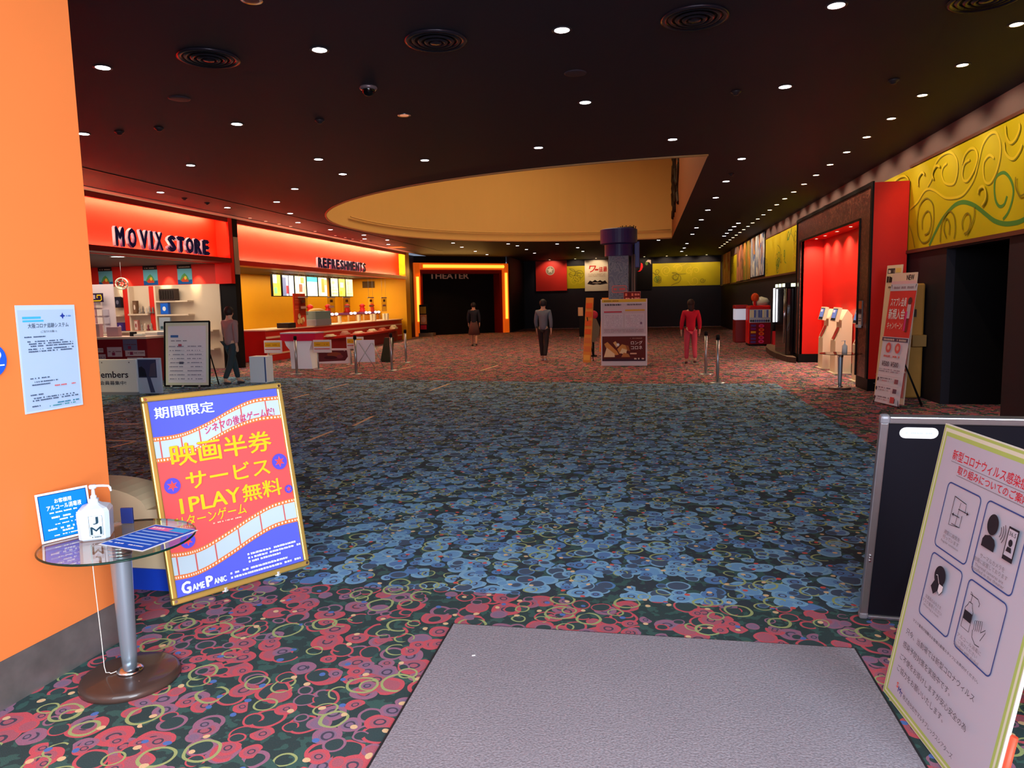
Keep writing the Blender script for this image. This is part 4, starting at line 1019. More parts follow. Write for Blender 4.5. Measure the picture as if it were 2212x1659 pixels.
mb = MB(); mb.prism([(0, 0, 0), (.3, 0, 0), (.3, .16, .42), (0, .16, .42)], (0, .012, 0), rs); mb.build('front_panel', t)
mb = MB(); mb.prism([(0, .33, 0), (.3, .33, 0), (.3, .18, .42), (0, .18, .42)], (0, -.012, 0), rs); mb.build('rear_panel', t)
# ================================================================= column, information board and neighbours
t = thing('column', 'blue grey column with navy drum head in the middle of the hall', 'column', (-.71, 20.2, 0))
colm = mottled_material('swirl_blue_grey', (112, 126, 146), (92, 108, 134), (66, 84, 110), 3.2, .5)
nav = M('drum_navy', (34, 34, 92), .4)
mb = MB(); mb.box(-.27, .27, -.27, .27, 0, 2.84, colm, .02); sh = mb.build('shaft', t)
mb = MB(); mb.lathe([(0, 2.82), (.385, 2.82), (.385, 3.13), (.50, 3.16), (.50, 3.53), (.46, 3.55), (0, 3.55)], nav, seg=40, smooth=False); mb.build('drum', t)
mb = MB()
for k in range(9): mb.tube([(.05+.05*k, -.2+.03*(k % 3), 3.54), (.06+.05*k, -.21+.03*(k % 3), 3.60+.025*(k % 2))], .014, black, 6)
mb.box(-.02, .42, -.28, -.1, 3.54, 3.575, black); mb.build('spotlight_fittings', t)
mb = MB(); mb.box(.42, .56, -.1, .1, 2.5, 3.2, M('speaker_blue', (54, 62, 130), .4), .02); mb.build('side_speaker', t)
for x in (.36, .42):
    mb = MB(); mb.tube([(x, -.1, 0), (x, -.1, 2.86)], .025, M('grey_pipe', (120, 106, 106), .4, .3), 8); mb.build('pipe', t)
s = Sheet(.002); s.rrect(-.2, -.1, .2, .1, .05, (190, 110, 110)); s.rrect(-.18, -.08, .18, .08, .045, (120, 122, 136)); s.lines(-.15, -.03, .15, .06, (196, 90, 90)); s.build('plaque', t, (.02, -.275, 1.93))

t = thing('information_board', 'white brochure and information board with a brown pastry poster at its foot', 'information board', (-1.09, 18.2, 0))
mb = MB(); mb.box(0, 1.14, 0, .32, 0, 1.66, M('board_white', (214, 200, 204), .45), .008); mb.build('cabinet', t)
s = Sheet(.0015); s.rect(.03, .80, 1.11, 1.55, (200, 184, 190)); s.rect(.03, 1.58, 1.11, 1.655, (222, 180, 60)); s.lines(.08, 1.6, .45, .03, (150, 110, 40))
s.lines(.1, 1.50, .50, .045, (90, 80, 90)); s.lines(.62, 1.5, 1.0, .04, (110, 100, 110)); s.rect(.08, 1.33, .52, 1.36, (190, 40, 60)); s.rect(.60, 1.36, 1.08, 1.40, (214, 164, 60))
for x in (.08, .60):
    s.rect(x, .95, x+.46, 1.30, (208, 196, 204))
    for k in range(8): s.lines(x+.02, .97+.04*k, x+.44, .012, (150, 136, 150))
s.ell(.99, 1.06, .025, .03, (120, 90, 120)); 
for k in range(3): s.lines(.08, .84+.03*k, 1.05, .012, (150, 130, 140))
s.build('timetable', t, (0, -.002, 0))
s = Sheet(.0015); CH = (96, 40, 34); s.rect(.03, .12, 1.10, .74, CH); PA = (206, 142, 76); PB = (236, 206, 160)
s.poly([(.08, .55), (.16, .60), (.40, .36), (.44, .28), (.36, .27), (.12, .46)], PA); s.poly([(.07, .22), (.14, .46), (.34, .30), (.34, .22)], PB); s.poly([(.40, .42), (.52, .54), (.66, .5), (.70, .40), (.56, .34), (.46, .30)], PA); s.poly([(.46, .32), (.52, .44), (.64, .40), (.62, .28)], PB); s.poly([(.50, .22), (.56, .33), (.68, .30), (.72, .22)], (190, 120, 70)); s.poly([(.30, .58), (.36, .62), (.44, .5), (.38, .46)], (220, 170, 110)); s.star(.42, .53, .05, .025, 8, (240, 236, 230)); s.poly([(.6, .52), (.68, .5), (.72, .36), (.66, .38)], (160, 90, 50))
s.rect(.03, .12, 1.10, .18, (64, 40, 54)); s.text('ロング', .74, .53, 1.02, .62, (244, 228, 220), .01); s.text('コロネ', .74, .41, 1.02, .50, (244, 228, 220), .01); s.rect(.72, .29, .88, .325, (226, 170, 140)); s.lines(.72, .68, 1.02, .012, (206, 170, 150)); s.lines(.82, .16, 1.06, .04, (220, 190, 170))
s.build('pastry_poster', t, (0, -.002, 0))
s = Sheet(.0015); s.slab(0, .42, 0, .24, .015, (120, 34, 34)); s.outline([(.005, .005), (.415, .005), (.415, .235), (.005, .235)], .01, (206, 150, 140)); s.lines(.04, .13, .24, .07, (230, 120, 90)); s.lines(.05, .03, .24, .06, (236, 150, 120)); s.lines(.27, .14, .39, .05, (220, 130, 110)); s.lines(.27, .05, .39, .05, (220, 130, 110))
s.build('top_sign', t, (.56, .1, 1.60))
for x, y, L_, lab in ((-1.54, 19.24, .22, 'narrow orange poster board seen edge-on, left of the information board'), (-1.33, 23.2, .26, 'narrow orange poster board half hidden behind the information board')):
    t = thing('poster_board', lab, 'poster board', (x, y, 0)); ee = Vector((.17, .985, 0)) if y < 20 else Vector((.12, .99, 0))
    s = Sheet(.002); ee = -ee; s.slab(-L_/2, L_/2, 0, 1.72, .03, (222, 140, 66))
    for k in range(7): s.rect(-L_*.42, .06+.23*k, L_*.42, .2+.23*k, random.choice([(226, 96, 52), (236, 170, 80), (214, 120, 70), (200, 70, 40)]))
    ee = Vector((.93, -.37, 0)); s.build('board', t, (0, 0, 0), ee, lean(ee, 4) + Vector((.05, 0, 0)))
    mb = MB(); nn = Vector((.37, .93, 0)); mb.tube([Vector((0, 0, 1.2))+nn*.06, nn*.42+Vector((0, 0, .01))], .012, black, 6); mb.build('rear_strut', t)
t = thing('cardboard_standee', 'grey cut-out cardboard standee with pink top between the two orange boards', 'standee', (-1.5, 21.2, 0))
mb = MB(); pr = [(-.24, .52), (-.2, .9), (-.1, 1.15), (.1, 1.1), (.2, .85), (.17, .65), (.04, .42), (-.12, .45)]
mb.prism([(x, 0, z) for x, z in pr], (0, .04, 0), M('standee_grey', (122, 116, 104), .5)); mb.build('body', t)
mb = MB(); mb.ball((.0, .02, 1.22), .15, .03, .13, M('standee_pink', (200, 60, 90), .5), 12); mb.build('head', t)
mb = MB(); mb.box(-.1, .1, -.02, .25, 0, .03, black); mb.box(-.03, .03, .04, .06, 0, .6, black); mb.build('foot', t)
t = thing('sign_post', 'slim black sign post with small cream sign left of the orange boards', 'sign', (-2.05, 24, 0))
mb = MB(); mb.box(-.10, .10, -.012, .012, .45, 1.18, black, .004); mb.build('panel', t); mb = MB(); mb.box(-.13, .03, -.03, -.013, 1.14, 1.42, M('cream_card', (206, 160, 120), .5)); mb.build('card', t)
mb = MB(); mb.tube([(-.08, 0, 0), (-.08, 0, .5)], .012, steel, 6); mb.tube([(.08, 0, 0), (.08, 0, .5)], .012, steel, 6); mb.build('legs', t); mb = MB(); mb.box(-.16, .16, -.15, .15, 0, .015, steel); mb.build('base', t)

# ================================================================= queue posts
st0 = None
def post(x, y, label, h=.93):
    global st0
    if st0 is None:
        st0 = thing('queue_post', label, 'queue post', (x, y, 0), 0, 'steel queue posts')
        mb = MB(); mb.lathe([(0, 0), (.16, 0), (.16, .01), (.05, .022), (0, .022)], steel, seg=28); mb.build('base', st0)
        mb = MB(); mb.lathe([(0, .02), (.032, .02), (.032, .84), (0, .84)], steel, seg=16); mb.build('pole', st0)
        mb = MB(); mb.lathe([(0, .84), (.04, .84), (.04, .925), (.03, .935), (0, .935)], black, seg=16); mb.build('belt_head', st0)
        return st0
    return dup(st0, (x, y, 0), None, label)
post(-8.41, 16.4, 'steel queue post in front of the white table with magenta top')
post(-6.85, 16.36, 'steel queue post in front of the white easel at the refreshment counter')
post(-6.27, 17.26, 'steel queue post right beside the slim dark green stand')
post(-6.69, 19.6, 'steel queue post farthest back, in front of the refreshment counter end')
post(1.38, 14.43, 'steel queue post nearest the viewer before the person in red')
post(1.29, 16.1, 'steel queue post just behind the one before the person in red')

# ================================================================= tape strips on the carpet
tapem = M('beige_tape', (214, 184, 144), .6, noise=.08)
tapes = [(-6.25,13.35,-6.19,14.31),(-6.28,12.04,-6.26,12.63),(-4.04,13.15,-3.96,14.3),(-4.09,8.18,-4.07,8.85),(-3.95,9.25,-3.99,10.09),(-5.42,17.97,-4.95,17.95),(-6.16,17.25,-6.06,18.54),(-3.94,17.05,-3.81,18.54),(2.19,13.41,2.7,13.41),(-7.75,9.18,-7.24,9.21),(-6.77,8.01,-6.33,7.98),(-6.37,7.57,-6.32,7.93),(-8.49,10.06,-8.4,10.4),(-8.02,17.71,-7.86,18.5),(-7.73,26.4,-7.53,26.92),(-8.16,24.69,-8.15,25.42)]
tapes.sort(key=lambda q: math.hypot((q[0]+q[2])/2, (q[1]+q[3])/2))
for k, (x0, y0, x1, y1) in enumerate(tapes):
    a, b = Vector((x0, y0, 0)), Vector((x1, y1, 0)); d_ = (b-a).normalized(); n_ = Vector((-d_.y, d_.x, 0))*.024
    c = (a+b)/2; mb = MB(); mb.prism([a-c-n_, b-c-n_, b-c+n_, a-c+n_], (0, 0, .0012), tapem)
    tag(mb.build('floor_tape', None, (c.x, c.y, .001)), 'beige tape strip on the carpet, %s to the entrance of sixteen' % ORD[k], 'tape', 'tape strips on the carpet')
# ================================================================= sign lettering on the fascias (facing +x; reader's right is +y)
letn = M('letter_navy', (22, 24, 100), .4); lets = M('letter_pale_side', (150, 160, 200), .4)
def sign(name, label, parts, z0, x, depth):
    t = thing(name, label, 'sign', (x, parts[0][1], z0))
    for txt, ya, yb, za, zb, bold in parts:
        n = len(txt); wts = [.35 if c == 'I' else 1.0 for c in txt]; tot = sum(wts); y = ya
        for c, w in zip(txt, wts):
            wd = (yb-ya)*w/tot; vs, fs, a0, a1, b0, b1 = text_geo(c, bold)
            mb = MB(); i = mb.mi(letn); j = mb.mi(lets)
            def P(q, d): return (d, (y - parts[0][1]) + wd*(.13 if txt == 'MOVIX' else .03) + (q[0]-a0)/(a1-a0)*wd*(.74 if txt == 'MOVIX' else .94), za - z0 + (q[1]-b0)/(b1-b0)*(zb-za))
            per = max(1, len(vs)//4); fv = [mb.bm.verts.new(P(q, depth + .0015*(kk//per))) for kk, q in enumerate(vs)]; bv = [mb.bm.verts.new(P(q, 0)) for q in vs]
            cnt = {}
            for f_ in fs:
                try: fc = mb.bm.faces.new([fv[k] for k in f_]); fc.material_index = i
                except ValueError: continue
                for p_, q_ in zip(f_, f_[1:]+f_[:1]): cnt[(p_, q_)] = 1
            for (p_, q_) in list(cnt):
                if (q_, p_) not in cnt: mb.bm.faces.new((fv[q_], fv[p_], bv[p_], bv[q_])).material_index = j
            mb.build('letter', t, recalc=False); y += wd
    return t
sign('shop_sign', 'navy block letter shop sign MOVIX STORE on the lit red fascia', [('MOVIX', 13.58, 15.22, 2.985, 3.41, .06), ('STORE', 15.32, 17.0, 2.985, 3.37, .085)], 2.97, -10.98, .07)
sign('shop_sign', 'navy block letter shop sign REFRESHMENTS on the lit red fascia', [('REFRESHMENTS', 23.2, 27.55, 2.945, 3.30, .075)], 2.93, -10.98, .07)

# ================================================================= gift shop (near)
wd = M('shelf_white', (218, 200, 174), .45); pink = M('paper_pink', (222, 180, 180), .6); paper = M('paper_white', (230, 224, 226), .6)
t = thing('shelf_wall', 'white display shelves with red uprights at the end of the gift shop', 'shelf', (-13.5, 17.95, 0))
mb = MB(); mb.box(-2.0, 2.1, .12, .24, 0, 2.31, wd); mb.build('back_panel', t)
for x in (-.66, .15):
    mb = MB(); mb.box(x-.08, x+.08, -.06, .12, 1.08, 2.29, redwall, .01); mb.build('upright', t)
    mb = MB(); mb.box(x+.08, x+.13, -.07, .12, .9, 2.29, wd); mb.build('side_board', t)
for z, x0, x1 in ((1.50, -1.9, -.8), (1.52, -.55, .06), (1.49, .3, 1.3), (1.05, -1.9, 2.0), (.55, -1.9, 2.0), (1.86, .3, 1.3)):
    mb = MB(); mb.box(x0, x1, -.16, .12, z-.02, z+.02, wd); mb.build('shelf', t)
# goods on the shelves
def box_item(name, label, cat, x, y, z, w, d_, h, rgb, group=None, front=None):
    mb = MB(); mb.box(-w/2, w/2, -d_/2, d_/2, 0, h, M('goods_%d_%d_%d' % rgb, rgb, .5), .006)
    t = thing(name, label, cat, (x, y, z), 0, group); mb.build('box', t)
    if front:
        s = Sheet(.002); s.rect(-w*.4, h*.1, w*.4, h*.9, front[0]); s.ell(0, h*.5, w*.22, h*.2, front[1], 12); s.build('print', t, (0, -d_/2-.001, 0))
    return t
gg = 'goods on the gift shop shelves'
box_item('goods_box', 'black goods box hanging left of the tall red upright', 'goods', -14.44, 17.97, 1.72, .2, .12, .3, (30, 30, 40), gg, ((40, 40, 54), (110, 110, 130)))
box_item('goods_box', 'purple goods box on the lower shelf left of the tall red upright', 'goods', -14.33, 17.86, 1.07, .19, .12, .24, (60, 44, 110), gg, ((70, 54, 130), (190, 170, 210)))
box_item('goods_box', 'brown goods box right of the tall red upright', 'goods', -13.87, 17.9, 1.54, .12, .1, .36, (96, 70, 50), gg, ((120, 90, 70), (210, 190, 170)))
box_item('goods_box', 'small red and white goods box under the brown one', 'goods', -13.87, 17.9, 1.07, .11, .1, .3, (190, 120, 110), gg, ((210, 190, 180), (150, 70, 70)))
box_item('goods_box', 'bright blue goods box on the right-hand shelf of the gift shop', 'goods', -12.93, 17.86, 1.51, .24, .1, .31, (36, 90, 190), gg, ((30, 100, 214), (220, 230, 240)))
t = box_item('goods_tray', 'dark wire tray on the top right-hand shelf of the gift shop', 'goods', -12.8, 17.88, 1.88, .46, .22, .32, (58, 44, 40), gg)
mb = MB(); 
for k in range(6): mb.box(-.22+.075*k, -.17+.075*k, -.13, -.115, .05, .28, M('tray_dark', (36, 30, 26), .4))
mb.build('wire_front', t)
t = box_item('goods_sheet', 'grey printed goods pack below the blue box', 'goods', -12.95, 17.84, 1.07, .34, .06, .36, (150, 166, 180), gg)
s = Sheet(.002); s.lines(.0, .2, .14, .03, (80, 100, 120)); s.lines(.0, .1, .14, .03, (80, 100, 120)); s.rect(-.13, .05, -.05, .12, (60, 90, 100)); s.build('print', t, (0, -.032, 0))
for k, (x, z, n, lab) in enumerate(((-13.52, 1.54, 5, 'row of grey glass ornaments on the middle shelf'), (-13.5, 1.07, 4, 'row of red and pale toys on the lower middle shelf'))):
    for q in range(n):
        col = [(150, 140, 130), (110, 100, 92), (190, 180, 168)][q % 3] if k == 0 else [(150, 60, 64), (210, 190, 170), (120, 50, 60)][q % 3]
        t = thing('ornament', ('%s ornament from the left, %s' % (('first', 'second', 'third', 'fourth', 'fifth')[q], 'grey glass row of the middle shelf' if k == 0 else 'toy row of the lower middle shelf')), 'ornament', (x-.2+.1*q, 17.86, z), 0, lab)
        mb = MB(); mb.lathe([(0, 0), (.035, 0), (.04, .03), (.02, .07+.02*(q % 2)), (.03, .12), (.015, .17+.03*(q % 2)), (0, .18+.03*(q % 2))], M('orn_%d' % col[0], col, .3), seg=12); mb.build('body', t)
for x, k in ((-15.0, 'leftmost'), (-13.58, 'middle'), (-12.52, 'rightmost')):
    t = thing('film_poster', '%s blue sea film poster above the gift shop shelves' % k, 'poster', (x-.2, 18.19, 2.33), 0, 'sea posters above the gift shop shelves')
    s = Sheet(.002); s.slab(0, .44, 0, .42, .012, (110, 186, 200)); s.rect(0, 0, .44, .12, (30, 90, 160)); s.poly([(.06, .1), (.14, .24), (.22, .3), (.3, .22), (.36, .1)], (90, 160, 90)); s.poly([(.1, .1), (.2, .2), (.3, .14), (.34, .06), (.14, .06)], (206, 80, 50)); s.ell(.24, .17, .04, .05, (240, 200, 70), 12); s.rect(0, .42, .44, .62, (50, 40, 40)); s.lines(.06, .53, .4, .03, (180, 150, 130)); s.lines(.06, .45, .4, .03, (180, 150, 130)); s.build('print', t)
for x in (-14.35, -13.0, -12.1):
    lamp('store_wall_spot', lamp_data('SPOT', 110, (1, .72, .4), spot_size=.7, spot_blend=.7, shadow_soft_size=.03), (x, 17.85, 2.85), (0, .35, -.6))
t = thing('shop_ceiling_light', 'round white ceiling light in the gift shop near its front', 'ceiling light', (-11.75, 14.7, 2.86)); mb = MB(); mb.lathe([(.13, -.004), (.16, -.012), (.165, 0), (.13, 0)], white, seg=24); mb.build('trim_ring', t); mb = MB(); mb.lathe([(0, -.006), (.132, -.006)], M('shop_lens', (255, 246, 236), .4, emit=7), seg=24); mb.build('lens', t)
t = thing('wall_vent', 'small dark vent grille on the yellow side wall of the refreshment counter', 'vent', (-12.85, 32.64, 2.45)); mb = MB(); mb.box(-.3, .3, -.02, 0, 0, .3, M('vent_brown', (110, 76, 24), .5)); mb.build('frame', t); mb = MB()
for q in range(5): mb.box(-.27, .27, -.03, -.02, .03+.052*q, .05+.052*q, M('vent_slat', (70, 50, 24), .5))
mb.build('slats', t)
# merchandise panel, ornament disc, yellow letter sign nearer to the viewer
t = thing('merchandise_rack', 'white merchandise rack packed with pink paper packs beside the orange wall', 'rack', (-13.3, 16.0, 0))
mb = MB(); mb.box(-.55, .28, .02, .06, .0, 2.3, M('rack_white', (214, 200, 206), .5)); mb.build('back_panel', t)
for k in range(15):
    x, z = -.45+.17*(k % 4)+random.uniform(-.02, .02), 1.12+.2*(k//4)
    mb = MB(); mb.box(x-.07, x+.07, -.03, .02, z, z+.16, M('pack_%d' % (k % 4), [(226, 190, 186), (196, 150, 160), (240, 220, 210), (186, 176, 190)][k % 4], .5), .003); mb.build('pack', t)
mb = MB(); mb.box(-.55, .28, -.3, .06, 1.02, 1.06, wd); mb.build('shelf', t)
t = thing('letter_sign', 'small black sign with yellow letter shape in the gift shop', 'sign', (-13.36, 15.88, 1.86)); s = Sheet(.002); s.slab(-.16, .16, 0, .22, .02, (44, 30, 60)); s.outline([(.12, .17), (.0, .17), (.0, .13), (.0, .1)], .03, (226, 196, 40), False); s.outline([(.0, .17), (.1, .17), (.12, .14), (.12, .06), (.08, .035), (-.12, .035)], .028, (226, 196, 40), False); s.rect(-.14, .08, -.05, .18, (180, 170, 190)); s.build('face', t)
t = thing('hanging_ornament', 'round pale reel-shaped ornament hanging in the gift shop', 'ornament', (-12.74, 16.0, 2.3))
rm = M('reel_pale', (214, 204, 186), .3, .3)
mb = MB()
def ring(R, r_, m, zc=0):
    pts = [(R*math.cos(2*PI*k/24), 0, zc+R*.8*math.sin(2*PI*k/24)) for k in range(25)]; mb.tube(pts, r_, m, 6)
ring(.17, .02, rm); ring(.09, .015, M('reel_dark', (70, 70, 60), .4))
for k in range(5): a = k*2*PI/5; mb.tube([(.03*math.cos(a), 0, .024*math.sin(a)), (.16*math.cos(a), 0, .128*math.sin(a))], .012, rm, 6)
mb.build('disc', t); mb = MB(); mb.tube([(0, 0, .13), (0, 0, .555)], .003, steel, 5); mb.build('wire', t); mb = MB(); mb.tube([(-.1, 0, -.1), (-.06, 0, -.3), (.0, 0, -.34)], .008, rm, 6); mb.build('tail', t)
# counter with flyers
t = thing('shop_counter', 'dark red gift shop counter hung with paper flyers', 'counter', (-11.65, 14.5, 0)); crm = M('counter_red', (136, 24, 34), .4)
mb = MB(); mb.box(-.95, .62, 0, .6, 0, 1.0, crm, .01); mb.build('body', t); mb = MB(); mb.box(-1.0, .66, -.06, .64, 1.0, 1.05, M('counter_top', (226, 190, 170), .4), .008); mb.build('top', t)
for x0, x1, z0, z1, c in ((.02, .38, .74, .99, (110, 100, 130)), (-.4, -.02, .60, .82, (206, 170, 178)), (.06, .56, .61, .74, (206, 170, 176)), (-.9, -.5, .7, .8, (206, 170, 170)), (-.9, -.45, .5, .66, (196, 160, 168)), (.1, .5, .42, .58, (214, 196, 200))):
    s = Sheet(.001); s.rect(x0, z0, x1, z1, c); s.lines(x0+.02, (z0+z1)/2, x1-.02, .02, (120, 60, 70)); s.rect(x0+.12, z0+.03, x0+.2, z0+.1, (150, 50, 80)); s.build('flyer', t, (0, -.008, 0))
for k, (x, y, w, h, rgb, lab) in enumerate(((-12.45, 14.6, .4, .30, (206, 160, 160), 'pale pink leaning flyer pack at the left end of the gift shop counter'), (-11.55, 14.75, .1, .1, (30, 30, 34), 'small black object on the gift shop counter'), (-11.35, 14.7, .22, .05, (230, 236, 226), 'flat white tray on the gift shop counter'), (-12.0, 14.7, .3, .22, (190, 150, 160), 'pink tilted leaflet stand on the gift shop counter'))):
    box_item('counter_item', lab, 'counter item', x, y, 1.052, w, .12, h, rgb, 'things on the gift shop counter')
t = thing('shop_desk', 'white desk with papers behind the gift shop counter', 'desk', (-12.2, 16.2, 0)); mb = MB(); mb.box(-.6, .8, 0, .6, 1.0, 1.07, wd, .01); mb.build('top', t)
for x in (-.5, .7): mb = MB(); mb.box(x-.04, x+.04, .05, .55, 0, 1.0, wd); mb.build('leg', t)
t = thing('side_counter', 'white topped brown side counter right of the gift shop counter', 'counter', (-11.5, 15.5, 0))
mb = MB(); mb.box(-.28, .06, 0, .5, 0, .85, M('tan_side', (150, 108, 60), .45)); mb.build('body', t); mb = MB(); mb.box(-.3, .1, -.05, .55, .85, 1.12, M('white_top', (236, 224, 206), .45), .02); mb.build('top', t)
t = thing('leaflet_stand', 'slim white leaflet stand right of the gift shop counter', 'leaflet stand', (-11.27, 15.35, 0)); mb = MB(); mb.box(-.10, .10, 0, .15, 0, .75, M('stand_white', (206, 210, 216), .45), .005); mb.build('body', t)
s = Sheet(.002); s.rect(-.09, .86-.76, .09, .70, (220, 222, 228)); s.lines(-.07, .5, .07, .03, (90, 100, 120)); s.lines(-.07, .42, .07, .02, (140, 150, 170)); s.build('print', t, (0, -.002, 0))
mb = MB(); mb.box(-.13, .15, .02, .2, .78, 1.12, M('stand_grey', (170, 176, 186), .45), .01); mb.build('head', t); mb = MB(); mb.box(-.02, .02, .06, .1, .75, .78, steel); mb.build('neck', t)
# members boards
t = thing('members_board', 'wide white board reading Members in front of the gift shop counter', 'board', (-10.75, 12.4, 0)); mw_ = M('board_pale', (240, 246, 252), .4)
mb = MB(); mb.box(-.1, 1.04, 0, .06, .05, .70, mw_, .01); mb.box(-.1, 1.04, -.02, .08, 0, .06, M('board_foot', (150, 158, 172), .4)); mb.build('panel', t)
s = Sheet(.0015); s.text('Members', .10, .34, .86, .47, (52, 48, 66), .02); s.text('会員募集中!', .22, .20, .80, .28, (70, 66, 84), .01)
for x in (.3, .9): s.ell(x, .64, .012, .012, (70, 74, 90), 10)
s.build('print', t, (0, -.002, 0)); mb = MB(); mb.box(.0, .9, .3, .32, .02, .5, mw_); mb.box(.4, .44, .06, .3, .3, .33, mw_); mb.build('rear_support', t)
t = thing('blue_board', 'blue grey photo board right of the white Members board', 'board', (-9.70, 12.42, 0)); mb = MB(); mb.box(0, .50, 0, .05, .03, .72, M('board_blue_grey', (190, 214, 246), .4), .008); mb.build('panel', t)
s = Sheet(.0015); s.rect(.02, .34, .42, .69, (60, 74, 110)); s.poly([(.04, .36), (.2, .36), (.17, .5), (.1, .56), (.04, .54)], (40, 46, 62)); s.poly([(.24, .36), (.4, .36), (.4, .64), (.3, .6)], (86, 90, 112)); s.poly([(.20, .34), (.28, .34), (.36, .05), (.26, .05)], (70, 86, 124)); s.build('print', t, (0, -.002, 0)); mb = MB(); mb.box(.1, .4, .05, .2, 0, .03, steel); mb.build('foot', t)
# list board (lit panel stand)
t = thing('list_stand', 'white timetable sign stand with dark frame beside the standing person', 'sign stand', (-9.95, 13.57, 0)); el = Vector((1, 0, 0)); ul = lean(el, 6)
s = Sheet(.0015); s.slab(0, 1.0, 0, 1.32, .03, (232, 240, 214)); s.rect(.06, .05, .94, 1.24, (246, 246, 252)); s.rect(.12, 1.0, .30, 1.05, (70, 120, 190)); s.lines(.12, .92, .5, .02, (120, 120, 140)); s.rect(.30, .80, .38, .86, (200, 90, 110))
for k in range(9): s.lines(.10, .12+.085*k, .45, .022, (140, 146, 170)); s.lines(.52, .12+.085*k, .86, .022, (140, 146, 170)); s.rect(.08, .10+.085*k, .90, .103+.085*k, (176, 180, 200), True)
s.rect(.34, .44, .44, .49, (90, 96, 120)); s.build('panel', t, (0, 0, .06), el, ul)
mb = MB(); mb.tube([(-.02, 0, .03), (-.02, .14, 1.38)], .02, black, 6); mb.tube([(1.02, 0, .03), (1.02, .14, 1.38)], .02, black, 6); mb.tube([(-.02, .14, 1.38), (1.02, .14, 1.38)], .02, black, 6); mb.tube([(-.02, 0, .04), (1.02, 0, .04)], .02, black, 6); mb.build('frame', t)
for x in (.1, .9): mb = MB(); mb.tube([(x, .12, 1.1), (x, .52, .01)], .014, black, 6); mb.build('rear_leg', t)
mb = MB()
for x in (.15, .42, .8): mb.ball((x, -.03, .03), .03, .03, .03, chrome, 10)
mb.build('casters', t)
t = thing('white_box_stand', 'pale box stand right of the standing person', 'stand', (-8.35, 14.5, 0)); mb = MB(); mb.box(-.2, .2, 0, .3, 0, .58, M('pale_box', (232, 240, 250), .45), .01); mb.build('body', t); mb = MB(); mb.box(.16, .19, -.006, 0, .02, .56, M('blue_edge', (70, 96, 150), .4)); mb.build('edge_strip', t)

# ================================================================= refreshment counter (far)
t = thing('refreshment_counter', 'long red refreshment counter with pale bands under the menu screens', 'counter', (-11.6, 26, 0)); cr2 = M('counter_bright_red', (196, 34, 28), .35)
mb = MB(); mb.box(-.6, .4, -6.0, 6.4, 0, .93, cr2, .01); mb.build('body', t)
mb = MB(); mb.box(-.62, .44, -6.05, 6.45, .93, .97, M('counter_cream', (236, 190, 160), .35), .008); mb.build('top', t)
mb = MB(); mb.box(.40, .42, -6.0, 6.4, .70, .76, M('counter_cream', (236, 190, 160), .35)); mb.box(.40, .42, -6.0, 6.4, .2, .25, M('counter_cream', (236, 190, 160), .35)); mb.build('pale_bands', t)
mb = MB(); pr = [(.42, -2.6)] + [(.42+.5*math.sin(PI*k/16)**.6, -2.6+8.3*k/16) for k in range(1, 16)] + [(.42, 5.7)]
mb.prism([(x, y, .48) for x, y in pr], (0, 0, .08), cr2, M('ledge_top', (226, 90, 70), .35)); mb.prism([(.42+(x-.42)*.6, y, 0) for x, y in pr], (0, 0, .48), crm); mb.build('front_ledge', t)
fd = 'food displays on the front ledge of the refreshment counter'
for k, (y, w, h, rgb) in enumerate(((24.0, .5, .10, (240, 226, 190)), (25.3, .4, .16, (206, 150, 130)), (26.6, .6, .09, (244, 226, 196)), (28.0, .5, .13, (250, 240, 200)), (29.2, .45, .12, (226, 120, 90)), (30.6, .4, .2, (246, 226, 170)))):
    t = thing('food_tray', ('pale', 'brown', 'long cream', 'round-topped white', 'reddish', 'tall cream')[k] + ' food tray on the curved front ledge of the refreshment counter', 'food tray', (-10.97, y, .562), 0, fd)
    mb = MB(); mb.box(-.12, .14, -w/2, w/2, 0, h*.4, M('tray_%d' % k, rgb, .4), .01); mb.build('tray', t)
    mb = MB()
    for q in range(5): mb.ball((.0, -w/2+w*(q+.5)/5, h*.4), .09, w/11, h*.5, M('food_%d' % k, tuple(min(255, int(v*.92)+10) for v in rgb), .6), 10)
    mb.build('food', t)
t = thing('display_case', 'grey and glass food display case on the refreshment counter', 'display case', (-11.35, 23.85, .972)); mb = MB(); mb.box(-.25, .25, -.62, .62, 0, .22, M('case_grey', (150, 150, 164), .35, .3), .01); mb.build('base', t)
mb = MB(); mb.box(-.24, .24, -.61, .61, .22, .5, M('case_glass', (120, 140, 140), .1), .01); mb.build('glass_hood', t); mb = MB(); mb.ball((0, 0, .5), .22, .5, .1, M('case_bread', (196, 150, 80), .6), 12); mb.build('bread_pile', t)
t = thing('poster_board', 'tall orange-red food poster board standing on the refreshment counter', 'poster board', (-11.3, 22.5, .972)); s = Sheet(.002); s.slab(-.42, .42, 0, 1.1, .03, (222, 72, 40))
for k in range(6): s.rect(-.36, .56+.08*k, .36, .60+.08*k, random.choice([(236, 110, 70), (200, 50, 40), (230, 90, 60)]))
for k in range(7): s.ell(random.uniform(-.28, .28), random.uniform(.1, .45), .1, .09, random.choice([(240, 190, 110), (196, 110, 60), (246, 216, 160)]), 12)
s.build('print', t, (0, 0, 0), (0, 1, 0)); mb = MB(); mb.box(-.25, -.03, -.3, .3, 0, .03, black); mb.build('foot', t)
box_item('cash_register', 'black cash register at the near end of the refreshment counter', 'register', -11.35, 21.6, .972, .4, .5, .16, (40, 28, 30))
